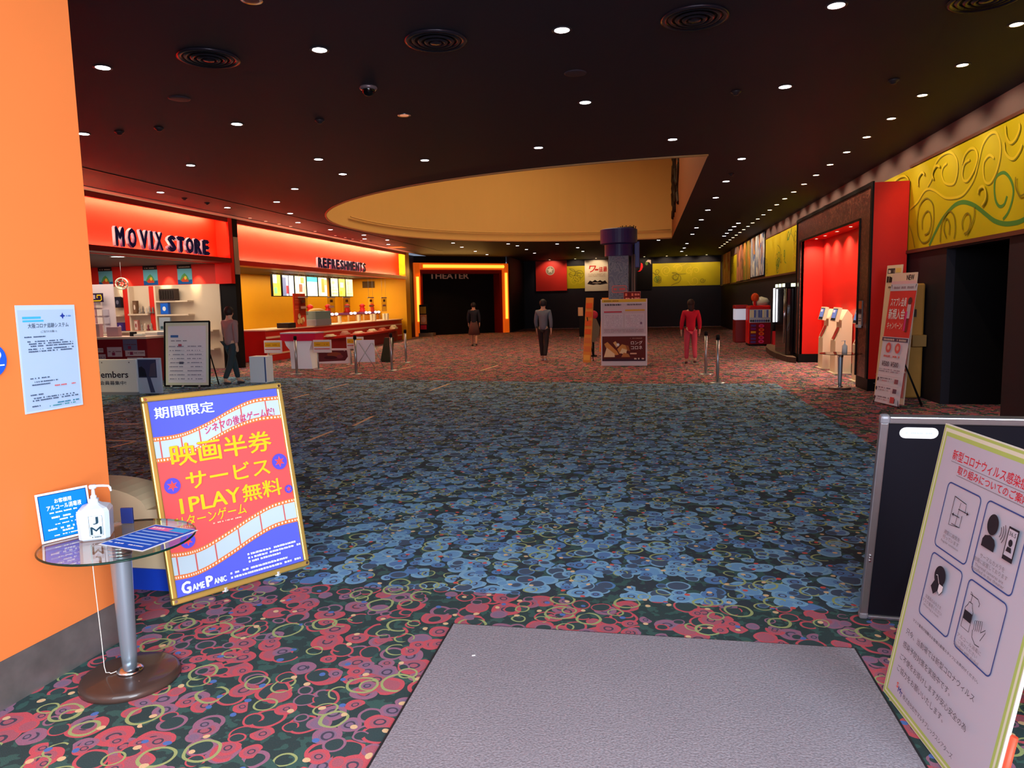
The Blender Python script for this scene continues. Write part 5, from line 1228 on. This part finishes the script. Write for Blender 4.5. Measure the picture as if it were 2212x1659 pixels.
# popcorn machines
pm0 = None
for k, y in enumerate((25.8, 27.4, 29.3, 31.0, 32.15)):
    lab = 'popcorn machine with red crown and white light bar, %s of five from the left' % ('first', 'second', 'third', 'fourth', 'fifth')[k]
    if pm0 is None:
        pm0 = thing('popcorn_machine', lab, 'popcorn machine', (-12.55, y, 0), 0, 'popcorn machines behind the refreshment counter')
        mb = MB(); mb.box(-.3, .3, -.42, .42, .0, .95, M('machine_cream', (226, 190, 130), .4), .01); mb.build('base_cabinet', pm0)
        mb = MB(); mb.box(-.22, .22, -.34, .34, .95, 1.22, M('popcorn_orange', (238, 150, 30), .6, noise=.4, nscale=12), .02); mb.build('popcorn', pm0)
        mb = MB(); mb.box(-.26, .26, -.42, .42, 1.24, 1.34, M('machine_purple', (120, 60, 110), .4), .02); mb.build('hood', pm0)
        mb = MB(); mb.ball((.25, -.2, 1.31), .06, .15, .05, M('popcorn_lamp', (246, 226, 255), .4, emit=5), 12); mb.ball((.25, .2, 1.31), .06, .15, .05, M('popcorn_lamp', (246, 226, 255), .4, emit=5), 12); mb.build('lamps', pm0)
        mb = MB(); mb.lathe([(0, 1.34), (.2, 1.34), (.1, 1.42), (.12, 1.5), (.08, 1.56), (.14, 1.62), (.06, 1.7), (0, 1.72)], M('crown_red', (214, 40, 40), .35), seg=14); mb.build('crown', pm0)
        for sy in (-.4, .4):
            mb = MB(); mb.box(.18, .24, sy-.03, sy+.03, .95, 1.24, M('machine_cream', (226, 190, 130), .4)); mb.build('corner_post', pm0)
    else: dup(pm0, (-12.55, y, 0), None, lab)
cs0 = None
for k, (y, n) in enumerate(((26.1, 1), (28.0, 1), (29.4, 1), (29.75, 1), (30.9, 1), (31.3, 1))):
    lab = 'stack of white paper cups on the refreshment counter, %s from the left' % ('first', 'second', 'third', 'fourth', 'fifth', 'sixth')[k]
    if cs0 is None:
        cs0 = thing('cup_stack', lab, 'cups', (-11.5, y, .972), 0, 'paper cup stacks on the refreshment counter'); mb = MB()
        for q in range(8): mb.lathe([(.06, .035*q), (.075, .035*q+.03), (.07, .035*q+.035)], M('cup_white', (246, 236, 206), .5), seg=14)
        mb.cyl((0, 0, 0), .06, 0, .27, M('cup_white', (246, 236, 206), .5), 14); mb.build('cups', cs0)
    else: dup(cs0, (-11.5, y, .972), None, lab)
# menu screens hung from the ceiling
def menu(k, y0, y1, art, lab):
    t = thing('menu_screen', lab, 'screen', (-13.0, (y0+y1)/2, 2.02), 0, 'menu screens above the refreshment counter'); h = .80; w = y1-y0
    mb = MB(); mb.box(-.08, 0, -w/2, w/2, 0, h, black, .01); mb.build('casing', t)
    mb = MB()
    for yy in (-w/4, w/4): mb.tube([(-.04, yy, h), (-.04, yy, .84)], .012, black, 6)
    mb.build('hanger', t)
    s = Sheet(.002); base, spots = art
    s.rect(-w/2+.03, .03, w/2-.03, h-.03, glow(base, 1.15))
    for (a, b, c, d_, rgb) in spots: s.rect(-w/2+.03+a*(w-.06), .03+b*(h-.06), -w/2+.03+c*(w-.06), .03+d_*(h-.06), glow(rgb, 1.0))
    s.build('picture', t, (.002, 0, 0), (0, 1, 0))
B4 = [(.1, .1, .9, .2, (190, 190, 150)), (.1, .3, .9, .36, (200, 200, 160)), (.1, .48, .6, .54, (190, 200, 180)), (.1, .7, .5, .85, (170, 190, 150))]
menu(0, 23.9, 24.5, ((236, 206, 80), [(0, .6, .5, 1, (240, 240, 230)), (.5, .2, .9, .6, (246, 230, 60)), (.1, .1, .5, .4, (120, 190, 140))]), 'yellow menu screen, farthest left above the refreshment counter')
menu(1, 24.6, 25.5, ((196, 206, 236), [(.0, .0, .3, .9, (110, 120, 160)), (.3, .1, .5, .5, (226, 60, 70)), (.55, .2, .95, .9, (250, 250, 250)), (.48, 0, .55, 1, (60, 60, 80))]), 'pale blue menu screen with a red cup, second from the left')
menu(2, 25.55, 26.5, ((250, 236, 190), [(.1, .6, .8, .95, (246, 240, 206)), (.35, .2, .65, .6, (150, 96, 76)), (.7, .1, .95, .5, (226, 190, 170)), (.5, .65, .8, .95, (200, 160, 90))]), 'cream menu screen with brown cups, third from the left')
menu(3, 26.55, 27.5, ((226, 248, 246), [(0, .75, 1, 1, (60, 196, 206)), (.15, .2, .6, .3, (206, 226, 230))]), 'white menu screen with turquoise top')
menu(4, 27.55, 28.4, ((250, 236, 200), [(.35, .2, .7, .95, (210, 150, 70)), (.0, .0, .3, .5, (240, 226, 190)), (.65, .6, 1, .9, (230, 196, 120))]), 'cream menu screen with golden figure, right of the turquoise one')
menu(5, 28.75, 29.5, ((246, 244, 190), B4), 'pale yellow menu list screen, left of the right-hand three')
menu(6, 29.55, 30.25, ((248, 214, 90), [(.2, .5, .8, .8, (250, 240, 190)), (.1, .1, .5, .3, (240, 190, 60))]), 'deep yellow menu screen, middle of the right-hand three')
menu(7, 30.3, 31.1, ((246, 244, 170), B4), 'pale yellow menu screen farthest right above the refreshment counter')
# hanging clear screens on wires
acr = thin_glass('clear_acrylic', (.93, .92, .90), .10)
hs0 = None
for k, y in enumerate((22.65, 24.86, 26.25, 28.75, 30.3)):
    lab = 'clear screen hung on thin wires over the refreshment counter, %s from the left' % ('first', 'second', 'third', 'fourth', 'fifth')[k]
    if hs0 is None:
        hs0 = thing('clear_screen', lab, 'screen', (-11.25, y, 1.35), 0, 'clear hanging screens over the refreshment counter')
        mb = MB(); mb.box(-.004, .004, -.32, .32, 0, .6, acr); mb.build('sheet', hs0)
        mb = MB(); mb.box(-.012, .012, -.34, .34, .58, .62, M('grey_clip', (190, 180, 176), .4)); mb.build('top_bar', hs0)
        mb = MB(); mb.box(.006, .010, -.12, .12, .42, .52, M('dark_print', (90, 50, 40), .5)); mb.box(.006, .010, -.2, .2, .22, .3, M('pink_print', (206, 160, 150), .5)); mb.build('print', hs0)
        for sy in (-.22, .22): mb = MB(); mb.tube([(0, sy, .62), (0, sy, 1.5)], .004, steel, 5); mb.build('wire', hs0)
    else: dup(hs0, (-11.25, y, 1.35), None, lab)
# tables, small signs, easel and boards in front of the counter
t = thing('counter_table', 'white flared table with magenta front edge before the refreshment counter', 'table', (-9.03, 17.75, 0))
mb = MB(); mb.box(-.5, .5, 0, .55, .93, .965, M('table_grey_top', (190, 180, 196), .4), .006); mb.build('top', t); mb = MB(); mb.box(-.49, .49, -.004, .0, .74, .93, M('magenta_front', (196, 26, 70), .4)); mb.box(-.49, .49, 0, .5, .74, .93, M('magenta_front', (196, 26, 70), .4)); mb.build('front_band', t)
mb = MB(); pr = [(-.40, .74), (-.36, .62), (-.26, .5), (-.24, 0), (.36, 0), (.30, .5), (.38, .74)]; mb.prism([(x, .04, z) for x, z in pr], (0, .4, 0), M('table_white', (236, 238, 250), .4)); mb.build('base', t)
for x, y, lab in ((-8.27, 17.6, 'small white floor sign with yellow and red bands right of the magenta table'), (-9.66, 17.6, 'small white floor sign with yellow band left of the magenta table'), (-7.95, 19.0, 'small white floor sign with yellow band before the dark photo board')):
    t = thing('floor_sign', lab, 'sign', (x, y, 0), 0, 'small banded floor signs'); mb = MB(); mb.box(-.245, .245, -.03, .03, .44, .77, M('sign_white', (220, 208, 210), .4), .006); mb.build('panel', t)
    s = Sheet(.0015); s.rect(-.22, .16, .22, .28, (222, 164, 40)); s.rect(-.22, .09, .22, .11, (196, 40, 50)); s.lines(-.18, .2, .18, .03, (190, 130, 30)); s.build('print', t, (0, -.032, .44)); mb = MB(); mb.tube([(-.14, 0, .0), (-.14, 0, .45)], .02, steel, 8); mb.build('post', t); mb = MB(); mb.lathe([(0, 0), (.13, 0), (.13, .012), (0, .02)], steel, (-.14, 0, 0), 20); mb.build('base', t)
t = thing('photo_board', 'low white board with dark red photo print at the foot of the counter', 'board', (-9.4, 19.4, 0)); s = Sheet(.0015); s.slab(0, 1.1, 0, .44, .02, (206, 186, 196)); s.poly([(.08, .38), (.98, .38), (1.02, .2), (.94, .08), (.1, .05)], (84, 34, 42)); s.ell(.6, .26, .22, .07, (120, 60, 44)); s.ell(.5, .17, .2, .05, (60, 24, 34)); s.ell(.78, .2, .1, .05, (110, 50, 60)); s.build('print', t, (0, 0, 0), (1, .02, 0), lean((1, .02), 14)); mb = MB(); mb.tube([(.2, .1, .36), (.2, .3, .01)], .01, steel, 6); mb.tube([(.9, .1, .36), (.9, .3, .01)], .01, steel, 6); mb.build('rear_legs', t)
t = thing('easel', 'white easel board on crossed legs before the refreshment counter', 'easel', (-7.22, 17.9, 0)); mb = MB(); mb.box(-.26, .26, .0, .02, .16, .74, M('easel_white', (232, 226, 236), .45), .004); mb.build('board', t)
for xa, xb, ya in ((-.16, .28, -.06), (.18, -.26, -.08), (.22, .5, -.02)):
    mb = MB(); mb.tube([(xa, -.012, .66), (xb, ya, .008)], .009, steel, 6); mb.build('leg', t)
mb = MB(); mb.tube([(-.2, .03, .7), (-.3, .3, .008)], .009, steel, 6); mb.build('leg', t)
t = thing('slim_stand', 'slim dark green stand beside the queue post at the refreshment counter', 'stand', (-7.36, 19.8, 0)); gs = M('dark_green_print', (40, 48, 34), .4, noise=.4, nscale=6)
mb = MB(); mb.prism([(-.18, 0, 0), (.14, 0, 0), (.18, .1, .70), (-.06, .1, .70)], (0, .14, 0), gs); mb.build('panel', t); mb = MB(); mb.box(-.2, .17, .0, .26, 0, .02, black); mb.build('foot', t)
t = thing('standee', 'dark standee with yellow and red panels at the left post of the orange portal', 'standee', (-10.95, 35.1, 0)); mb = MB(); mb.box(-.25, .2, 0, .05, .18, 1.6, black, .01); mb.build('panel', t); mb = MB(); mb.box(-.25, .5, -.2, .3, 0, .18, M('standee_base', (120, 100, 80), .5)); mb.build('base', t)
s = Sheet(.003); s.rect(-.2, 1.15, .12, 1.5, (176, 140, 50)); s.rect(-.2, .62, .14, 1.1, (214, 140, 90)); s.ell(-.03, .86, .12, .16, (230, 180, 140), 12); s.rect(-.2, .36, .12, .58, (214, 40, 60)); s.build('print', t, (0, -.004, 0))
# ================================================================= ceiling downlights
white_xy = [(-0.73,6.74),(-3.02,6.69),(-5.3,6.64),(1.57,6.74),(1.59,9.11),(-0.72,9.17),(-5.28,9.02),(-7.53,8.96),(-7.53,11.33),(-5.29,11.47),(-5.47,12.86),(-3.65,12.05),(-1.65,11.6),(0.41,11.59),(1.66,13.52),(1.66,16.0),(1.68,18.48),(1.7,20.99),(1.71,23.49),(1.74,26.09),(1.76,28.61),(1.82,33.37),(1.85,36.21),(1.85,38.81),(3.0,25.04),(3.0,26.19),(3.01,27.41),(3.03,28.73),(3.06,30.01),(-7.08,14.15),(-8.34,15.74),(-9.05,17.76),(-9.9,16.25),(-9.84,13.71),(-9.83,19.74),(-9.83,21.93),(-9.55,24.02),(-10.09,25.43),(-10.17,28.15),(-9.5,26.2),(-7.6,28.6),(-7.8,30.81),(-7.86,33.6),(-7.88,36.24),(-5.61,30.0),(-5.43,31.2),(-5.42,33.58),(-5.44,36.23),(-3.68,31.0),(-3.04,33.6),(-3.02,36.14),(0.54,30.9)]
groups = {}
def region(x, y):
    if x < -8.7: return 'over the shop fronts'
    if x > 2.5: return 'in the inner row by the film banners'
    if y > 27.5: return 'beyond the gold ceiling dome' if x < 1.2 else 'in the long row right of the gold dome'
    if x > 1.5 and y > 10: return 'in the long row right of the gold dome'
    return 'in the dark ceiling before the gold dome'
for p in white_xy: groups.setdefault(region(*p), []).append(p)
spot_w = lamp_data('SPOT', 7, (1.0, .52, .24), 'downlight_spot', spot_size=2.3, spot_blend=1.0, shadow_soft_size=.06)
dl0 = None
for reg, pts in groups.items():
    pts.sort(key=lambda q: math.hypot(*q))
    for k, (x, y) in enumerate(pts):
        lab = 'white ceiling downlight %s, %s' % (reg, ORD[k])
        if dl0 is None:
            dl0 = thing('ceiling_downlight', lab, 'ceiling light', (x, y, CEIL), 0, 'white ceiling downlights')
            mb = MB(); mb.lathe([(.066, -.003), (.09, -.006), (.092, 0), (.066, .0)], ringm, seg=20); mb.build('trim_ring', dl0)
            mb = MB(); mb.lathe([(0, -.004), (.068, -.004)], lens_c, seg=20); mb.build('lens', dl0)
            lamp('bulb', spot_w, (0, 0, -.03), (0, 0, -1), dl0)
        else: dup(dl0, (x, y, CEIL), None, lab)
spot_s = lamp_data('SPOT', 14, (1.0, .66, .4), 'small_spot', spot_size=1.8, spot_blend=1.0, shadow_soft_size=.05)
sm0 = None
small = [(-10.53,18.3),(-10.55,19.13),(-10.58,19.89),(-10.55,20.59),(-10.62,22.24),(-10.66,23.8),(-10.71,24.64),(-10.67,25.31),(-10.7,26.12)]
for k, (x, y) in enumerate(small):
    lab = 'small dim downlight before the refreshment fascia, %s to the viewer' % ORD[k]
    x = -10.5
    if sm0 is None:
        sm0 = thing('small_downlight', lab, 'ceiling light', (x, y, CEIL), 0, 'small downlights along the refreshment fascia')
        mb = MB(); mb.lathe([(.045, -.003), (.06, -.005), (.062, 0), (.045, 0)], ringm, seg=16); mb.build('trim_ring', sm0)
        mb = MB(); mb.lathe([(0, -.003), (.046, -.003)], M('lens_dim', (255, 190, 160), .4, emit=2.0), seg=16); mb.build('lens', sm0)
        lamp('bulb', spot_s, (0, 0, -.03), (0, 0, -1), sm0)
    else: dup(sm0, (x, y, CEIL), None, lab)
# wall washers along the right wall
spot_r = lamp_data('SPOT', 52, (1.0, .76, .5), 'washer_spot', spot_size=1.75, spot_blend=.5, shadow_soft_size=.03)
ww0 = None
for k in range(26):
    y = 7.59 + 1.168*k; x = 3.31 + .0098*k
    lab = 'warm wall-washer downlight along the right wall, %s to the entrance' % ORD[k]
    if ww0 is None:
        ww0 = thing('wall_washer', lab, 'ceiling light', (x, y, CEIL), 0, 'wall washers along the right wall')
        mb = MB(); mb.lathe([(.055, -.004), (.075, -.007), (.078, 0), (.055, 0)], ringm, seg=18); mb.build('trim_ring', ww0)
        mb = MB(); mb.lathe([(0, -.004), (.056, -.004)], lens_w, seg=18); mb.build('lens', ww0)
        lamp('bulb', spot_r, (0, 0, -.03), (.72, 0, -.7), ww0)
    else: dup(ww0, (x, y, CEIL), None, lab)
for x, lab in ((-5.5, 'above the red emblem panel'), (-4.0, 'above the left lime mural'), (-2.8, 'above the white film poster'), (-.05, 'above the black film poster'), (1.2, 'above the lime mural, left one'), (2.3, 'above the lime mural, middle one'), (3.4, 'above the lime mural, right one')):
    dup(ww0, (x, 42.5, CEIL), PI/2, 'added wall-washer downlight at the back wall ' + lab, 'added wall washers at the back wall')  # unseen lamps added to brighten the murals and posters here
# unlit downlights; orange glint added as weak emission, red one as reflector colour
t = thing('ceiling_downlight', 'unlit downlight with orange reflections, left of the dome near the camera dome', 'ceiling light', (-3.03, 9.17, CEIL)); mb = MB(); mb.lathe([(.06, -.004), (.085, -.006), (.087, 0), (.06, 0)], chrome, seg=18); mb.build('trim_ring', t); mb = MB(); mb.lathe([(0, -.002), (.03, -.008), (.062, -.003)], M('reflector_glint', (236, 150, 110), .2, emit=.6), seg=18); mb.build('reflector', t)
t = thing('ceiling_downlight', 'dark unlit downlight at the top picture edge', 'ceiling light', (-3.04, 5.52, CEIL)); mb = MB(); mb.lathe([(.06, -.004), (.085, -.006), (.087, 0), (.06, 0)], chrome, seg=18); mb.build('trim_ring', t); mb = MB(); mb.lathe([(0, -.002), (.03, -.008), (.062, -.003)], M('reflector_dark', (120, 50, 50), .2, .6), seg=18); mb.build('reflector', t)
# round air diffusers
ad0 = None; dm = M('diffuser_dark', (40, 34, 44), .25, .35)
for (x, y), lab in (((-4.14, 6.64), 'round dark air diffuser at upper left of the ceiling'), ((-1.89, 6.72), 'round dark air diffuser in the upper middle of the ceiling'), ((.42, 6.73), 'round dark air diffuser right of the middle one'), ((2.76, 6.87), 'round dark air diffuser cut by the top right picture edge')):
    if ad0 is None:
        ad0 = thing('air_diffuser', lab, 'air diffuser', (x, y, CEIL), 0, 'round air diffusers in the ceiling')
        mb = MB(); mb.lathe([(.285, 0), (.29, -.012), (.26, -.02), (.235, -.008), (.235, 0)], dm, seg=40); mb.build('outer_ring', ad0)
        for k, (a, z) in enumerate(((.21, -.018), (.15, -.026), (.09, -.032))):
            mb = MB(); mb.lathe([(a+.018, z+.014), (a, z), (a-.03, z+.012), (a-.012, z+.02), (a+.018, z+.014)], dm, seg=36); mb.build('ring', ad0)
        mb = MB(); mb.lathe([(0, -.034), (.05, -.03), (.06, -.018), (0, -.002)], dm, seg=24); mb.build('centre_cap', ad0)
        mb = MB(); mb.lathe([(0, -.001), (.25, -.001)], black, seg=30); mb.build('backing', ad0)
    else: dup(ad0, (x, y, CEIL), None, lab)
t = thing('dome_camera', 'small dark dome camera in the ceiling below the middle air diffuser', 'camera', (-3.02, 7.92, CEIL)); mb = MB(); mb.lathe([(0, 0), (.10, 0), (.10, -.018), (.085, -.03), (0, -.03)], M('camera_ring', (130, 110, 116), .25, .5), seg=28); mb.build('housing', t); mb = MB(); mb.lathe([(.07, -.03), (.066, -.06), (.04, -.09), (0, -.10)], M('camera_dome', (10, 10, 12), .06), seg=24); mb.build('dome', t)
for (x, y), lab in (((-5.26, 7.79), 'flat round dark speaker grille in the ceiling left of the dome camera'), ((-.73, 8.0), 'flat round dark speaker grille in the ceiling right of the dome camera')):
    t = thing('ceiling_speaker', lab, 'speaker', (x, y, CEIL)); mb = MB(); mb.lathe([(0, -.008), (.10, -.01), (.118, -.006), (.12, 0)], M('speaker_dark', (52, 42, 52), .5), seg=28); mb.build('grille', t)
for (x, y), lab in (((-6.99, 8.97), 'dark smoke detector nearest the orange wall'), ((-6.36, 8.93), 'faint sprinkler head beside the smoke detector near the orange wall'), ((-4.16, 9.11), 'dark detector between two downlights left of the dome camera'), ((-9.89, 14.57), 'dark sprinkler over the gift shop, left one of the pair'), ((-9.86, 15.36), 'dark sprinkler over the gift shop, right one of the pair'), ((1.66, 15.05), 'bronze detector right of the gold ceiling dome'), ((2.76, 9.14), 'dark detector at upper right between the two light rows'), ((1.05, 9.15), 'dark detector left of the upper right downlight')):
    t = thing('smoke_detector', lab, 'detector', (x, y, CEIL)); mb = MB(); mb.lathe([(0, 0), (.06, 0), (.06, -.015), (.035, -.03), (.03, -.045), (0, -.05)], M('detector_dark', (44, 34, 38), .4), seg=20); mb.build('housing', t)
t = thing('ceiling_vent', 'short orange slot vent in the ceiling near the glowing portal', 'vent', (-10.3, 29.6, CEIL)); mb = MB(); mb.box(-.3, .3, -.35, .35, -.012, 0, M('vent_orange', (236, 150, 40), .4)); mb.build('cover', t)
lamp('portal_glow', lamp_data('AREA', 70, (1, .5, .12), shape='RECTANGLE', size=3.5, size_y=.2), (-9.6, 36.2, 3.3), (.4, -.6, -.7))
# ================================================================= people
def skin_mesh(name, chains, parent, mat, sub=1):
    """chains: list of lists of (x, y, z, radius); a chain may start at a point that already exists"""
    verts, rad, edges = [], [], []
    def idx(p):
        for i, q in enumerate(verts):
            if (Vector(q)-Vector(p[:3])).length < 1e-5: return i
        verts.append(tuple(p[:3])); rad.append(p[3] if len(p) > 3 else .03); return len(verts)-1
    for ch in chains:
        ids = [idx(p) for p in ch]
        for a, b in zip(ids, ids[1:]): edges.append((a, b))
    me = bpy.data.meshes.new(name); me.from_pydata(verts, edges, []); me.update()
    o = bpy.data.objects.new(name, me); COL.objects.link(o); o.parent = parent
    sk = o.modifiers.new('Skin', 'SKIN'); sk.use_smooth_shade = True
    for i, d_ in enumerate(me.skin_vertices[0].data): d_.radius = (rad[i], rad[i]); d_.use_root = (i == 0)
    sb = o.modifiers.new('Subdivision', 'SUBSURF'); sb.levels = sub; sb.render_levels = sub
    me.materials.append(mat)
    dg = bpy.context.evaluated_depsgraph_get(); dg.update()
    baked = bpy.data.meshes.new_from_object(o.evaluated_get(dg)); o.modifiers.clear(); o.data = baked; baked.name = name
    if not baked.materials: baked.materials.append(mat)
    bpy.data.meshes.remove(me)
    return o
def person(label, loc, rz, H, cols, step=.18, arm=(.10, -.08), bag=None, skirt=False, lean_=0.0):
    t = thing('person', label, 'person', loc, rz); k = H/1.70
    skin = M('skin_%d_%d_%d' % cols['skin'], cols['skin'], .5); top = M('cloth_%d_%d_%d' % cols['top'], cols['top'], .8, noise=.1); bot = M('cloth_%d_%d_%d' % cols['bottom'], cols['bottom'], .8, noise=.1)
    hair = M('hair_%d_%d_%d' % cols['hair'], cols['hair'], .6); shoe = M('shoe_%d_%d_%d' % cols['shoe'], cols['shoe'], .5)
    S = lambda *p: (p[0]*k, p[1]*k + lean_*p[2]*k, p[2]*k, p[3]*k)
    pel = S(0, 0, .93, .088)
    torso = [pel, S(0, .0, 1.06, .085), S(0, .01, 1.22, .105), S(0, .005, 1.36, .10), S(0, .0, 1.455, .052), S(0, .012, 1.53, .066), S(0, .02, 1.60, .086), S(0, .012, 1.665, .062)]
    chains = [torso, [torso[6], S(0, .108, 1.585, .013)], [torso[6], S(.088, .01, 1.595, .015)], [torso[6], S(-.088, .01, 1.595, .015)]]
    tops = [[S(0, 0, .82, .140), S(0, 0, 1.04, .130), S(0, .01, 1.22, .145), S(0, .005, 1.36, .13), S(0, 0, 1.425, .075)]]
    bots = []; feet = []
    for sd, st, am in ((-1, step, arm[0]), (1, -step, arm[1])):
        hip = S(sd*.09, 0, .88, .078); kn = S(sd*.095, st*.55+.02, .49, .058); an = S(sd*.095, st - (.05 if st < 0 else 0), .085, .04)
        if st < -.05: an = S(sd*.095, st-.06, .12, .04)
        toe = (an[0], an[1]+.14*k, an[2]-.05*k, .034*k)
        chains.append([pel, hip, kn, an, toe])
        w = .022*k; bots.append([(0, pel[1], pel[2]+.05*k, .132*k), (hip[0], hip[1], hip[2], .100*k), (kn[0], kn[1], kn[2], .074*k), (an[0], an[1], an[2]+.03*k, .058*k)])
        feet.append([(an[0], an[1]-.035*k, an[2]-.045*k, .042*k), (an[0], an[1]+.05*k, an[2]-.05*k, .044*k), (an[0], an[1]+.165*k, an[2]-.058*k, .030*k)])
        sh = S(sd*.175, 0, 1.375, .056); el = S(sd*.225, am*.4, 1.11, .042); wr = S(sd*.225, am+.05, .89, .028); pa = S(sd*.225, am+.065, .835, .032)
        chains.append([torso[3], sh, el, wr, pa])
        for f_, (dy, ln_) in enumerate(((.028, .062), (.010, .072), (-.008, .068), (-.026, .052))):
            b0 = (pa[0], pa[1]+dy*k, pa[2]-.035*k, .0095*k); b1 = (pa[0]-sd*.006*k, b0[1]+.004*k, b0[2]-ln_*.55*k, .0088*k); b2 = (pa[0]-sd*.018*k, b1[1]+.006*k, b1[2]-ln_*.45*k, .0078*k)
            chains.append([pa, b0, b1, b2])
        chains.append([pa, (pa[0]-sd*.02*k, pa[1]+.036*k, pa[2]-.01*k, .0105*k), (pa[0]-sd*.026*k, pa[1]+.05*k, pa[2]-.045*k, .009*k)])
        tops.append([S(0, .005, 1.36, .13), (sh[0], sh[1], sh[2], .074*k), (el[0], el[1], el[2], .06*k), (wr[0], wr[1], wr[2]+.02*k, .046*k)])
    skin_mesh('body', chains, t, skin, 1)
    skin_mesh('top', tops, t, top, 1)
    if skirt:
        mb = MB(); mb.lathe([(.13*k, .96*k), (.17*k, .85*k), (.235*k, .45*k), (.22*k, .45*k), (.15*k, .85*k)], bot, seg=24, sy=.8); mb.build('skirt', t)
    else: skin_mesh('trousers', bots, t, bot, 1)
    for fc in feet: skin_mesh('shoe', [fc], t, shoe, 1)
    hd = torso[6]
    mb = MB(); mb.ball((hd[0], hd[1]-.014*k, hd[2]+.018*k), .102*k, .106*k, .112*k, hair, 18)
    for v in mb.bm.verts:   # open the face
        if v.co.y > hd[1]+.045*k and v.co.z < hd[2]+.055*k: v.co.y = hd[1]+.03*k
    if cols.get('long'): mb.ball((hd[0], hd[1]-.06*k, hd[2]-.09*k), .085*k, .05*k, .14*k, hair, 14)
    mb.build('hair', t)
    for sd in (-1, 1):
        mb = MB(); mb.ball((sd*.032*k, hd[1]+.083*k, hd[2]+.008*k), .012*k, .008*k, .008*k, M('eye_dark', (30, 24, 24), .2), 10); mb.build('eye', t)
    mb = MB(); mb.box(-.022*k, .022*k, hd[1]+.078*k, hd[1]+.086*k, hd[2]-.052*k, hd[2]-.045*k, M('lip', (170, 90, 84), .5)); mb.build('mouth', t)
    if bag:
        mb = MB(); mb.box(-.13*k, .13*k, (-.26+lean_*1.2)*k, (-.13+lean_*1.2)*k, 1.02*k, 1.36*k, M('bag_%d' % bag[0], bag, .7), .03); mb.build('backpack', t)
    return t
SK = (206, 160, 134)
person('person in dark trousers walking before the gift shop beside the white timetable stand', (-8.72, 14.1, 0), -.35, 1.66, dict(skin=SK, top=(150, 120, 120), bottom=(46, 62, 70), hair=(40, 30, 28), shoe=(60, 62, 70)), .22)
person('person in dark top and bare legs walking far off before the orange portal', (-6.4, 26.8, 0), .15, 1.64, dict(skin=(186, 130, 104), top=(30, 28, 40), bottom=(90, 56, 50), hair=(24, 20, 22), shoe=(60, 50, 50)), .16, skirt=True)
person('person in pale grey jacket and dark trousers walking left of the orange poster boards', (-2.75, 19.7, 0), -.1, 1.68, dict(skin=SK, top=(104, 110, 124), bottom=(44, 34, 36), hair=(40, 34, 40), shoe=(176, 166, 166)), .2)
person('person in crimson top standing behind the queue posts right of the information board', (1.12, 18.6, 0), .1, 1.60, dict(skin=SK, top=(190, 24, 50), bottom=(196, 70, 90), hair=(40, 30, 28), shoe=(90, 50, 54), long=True), .08)
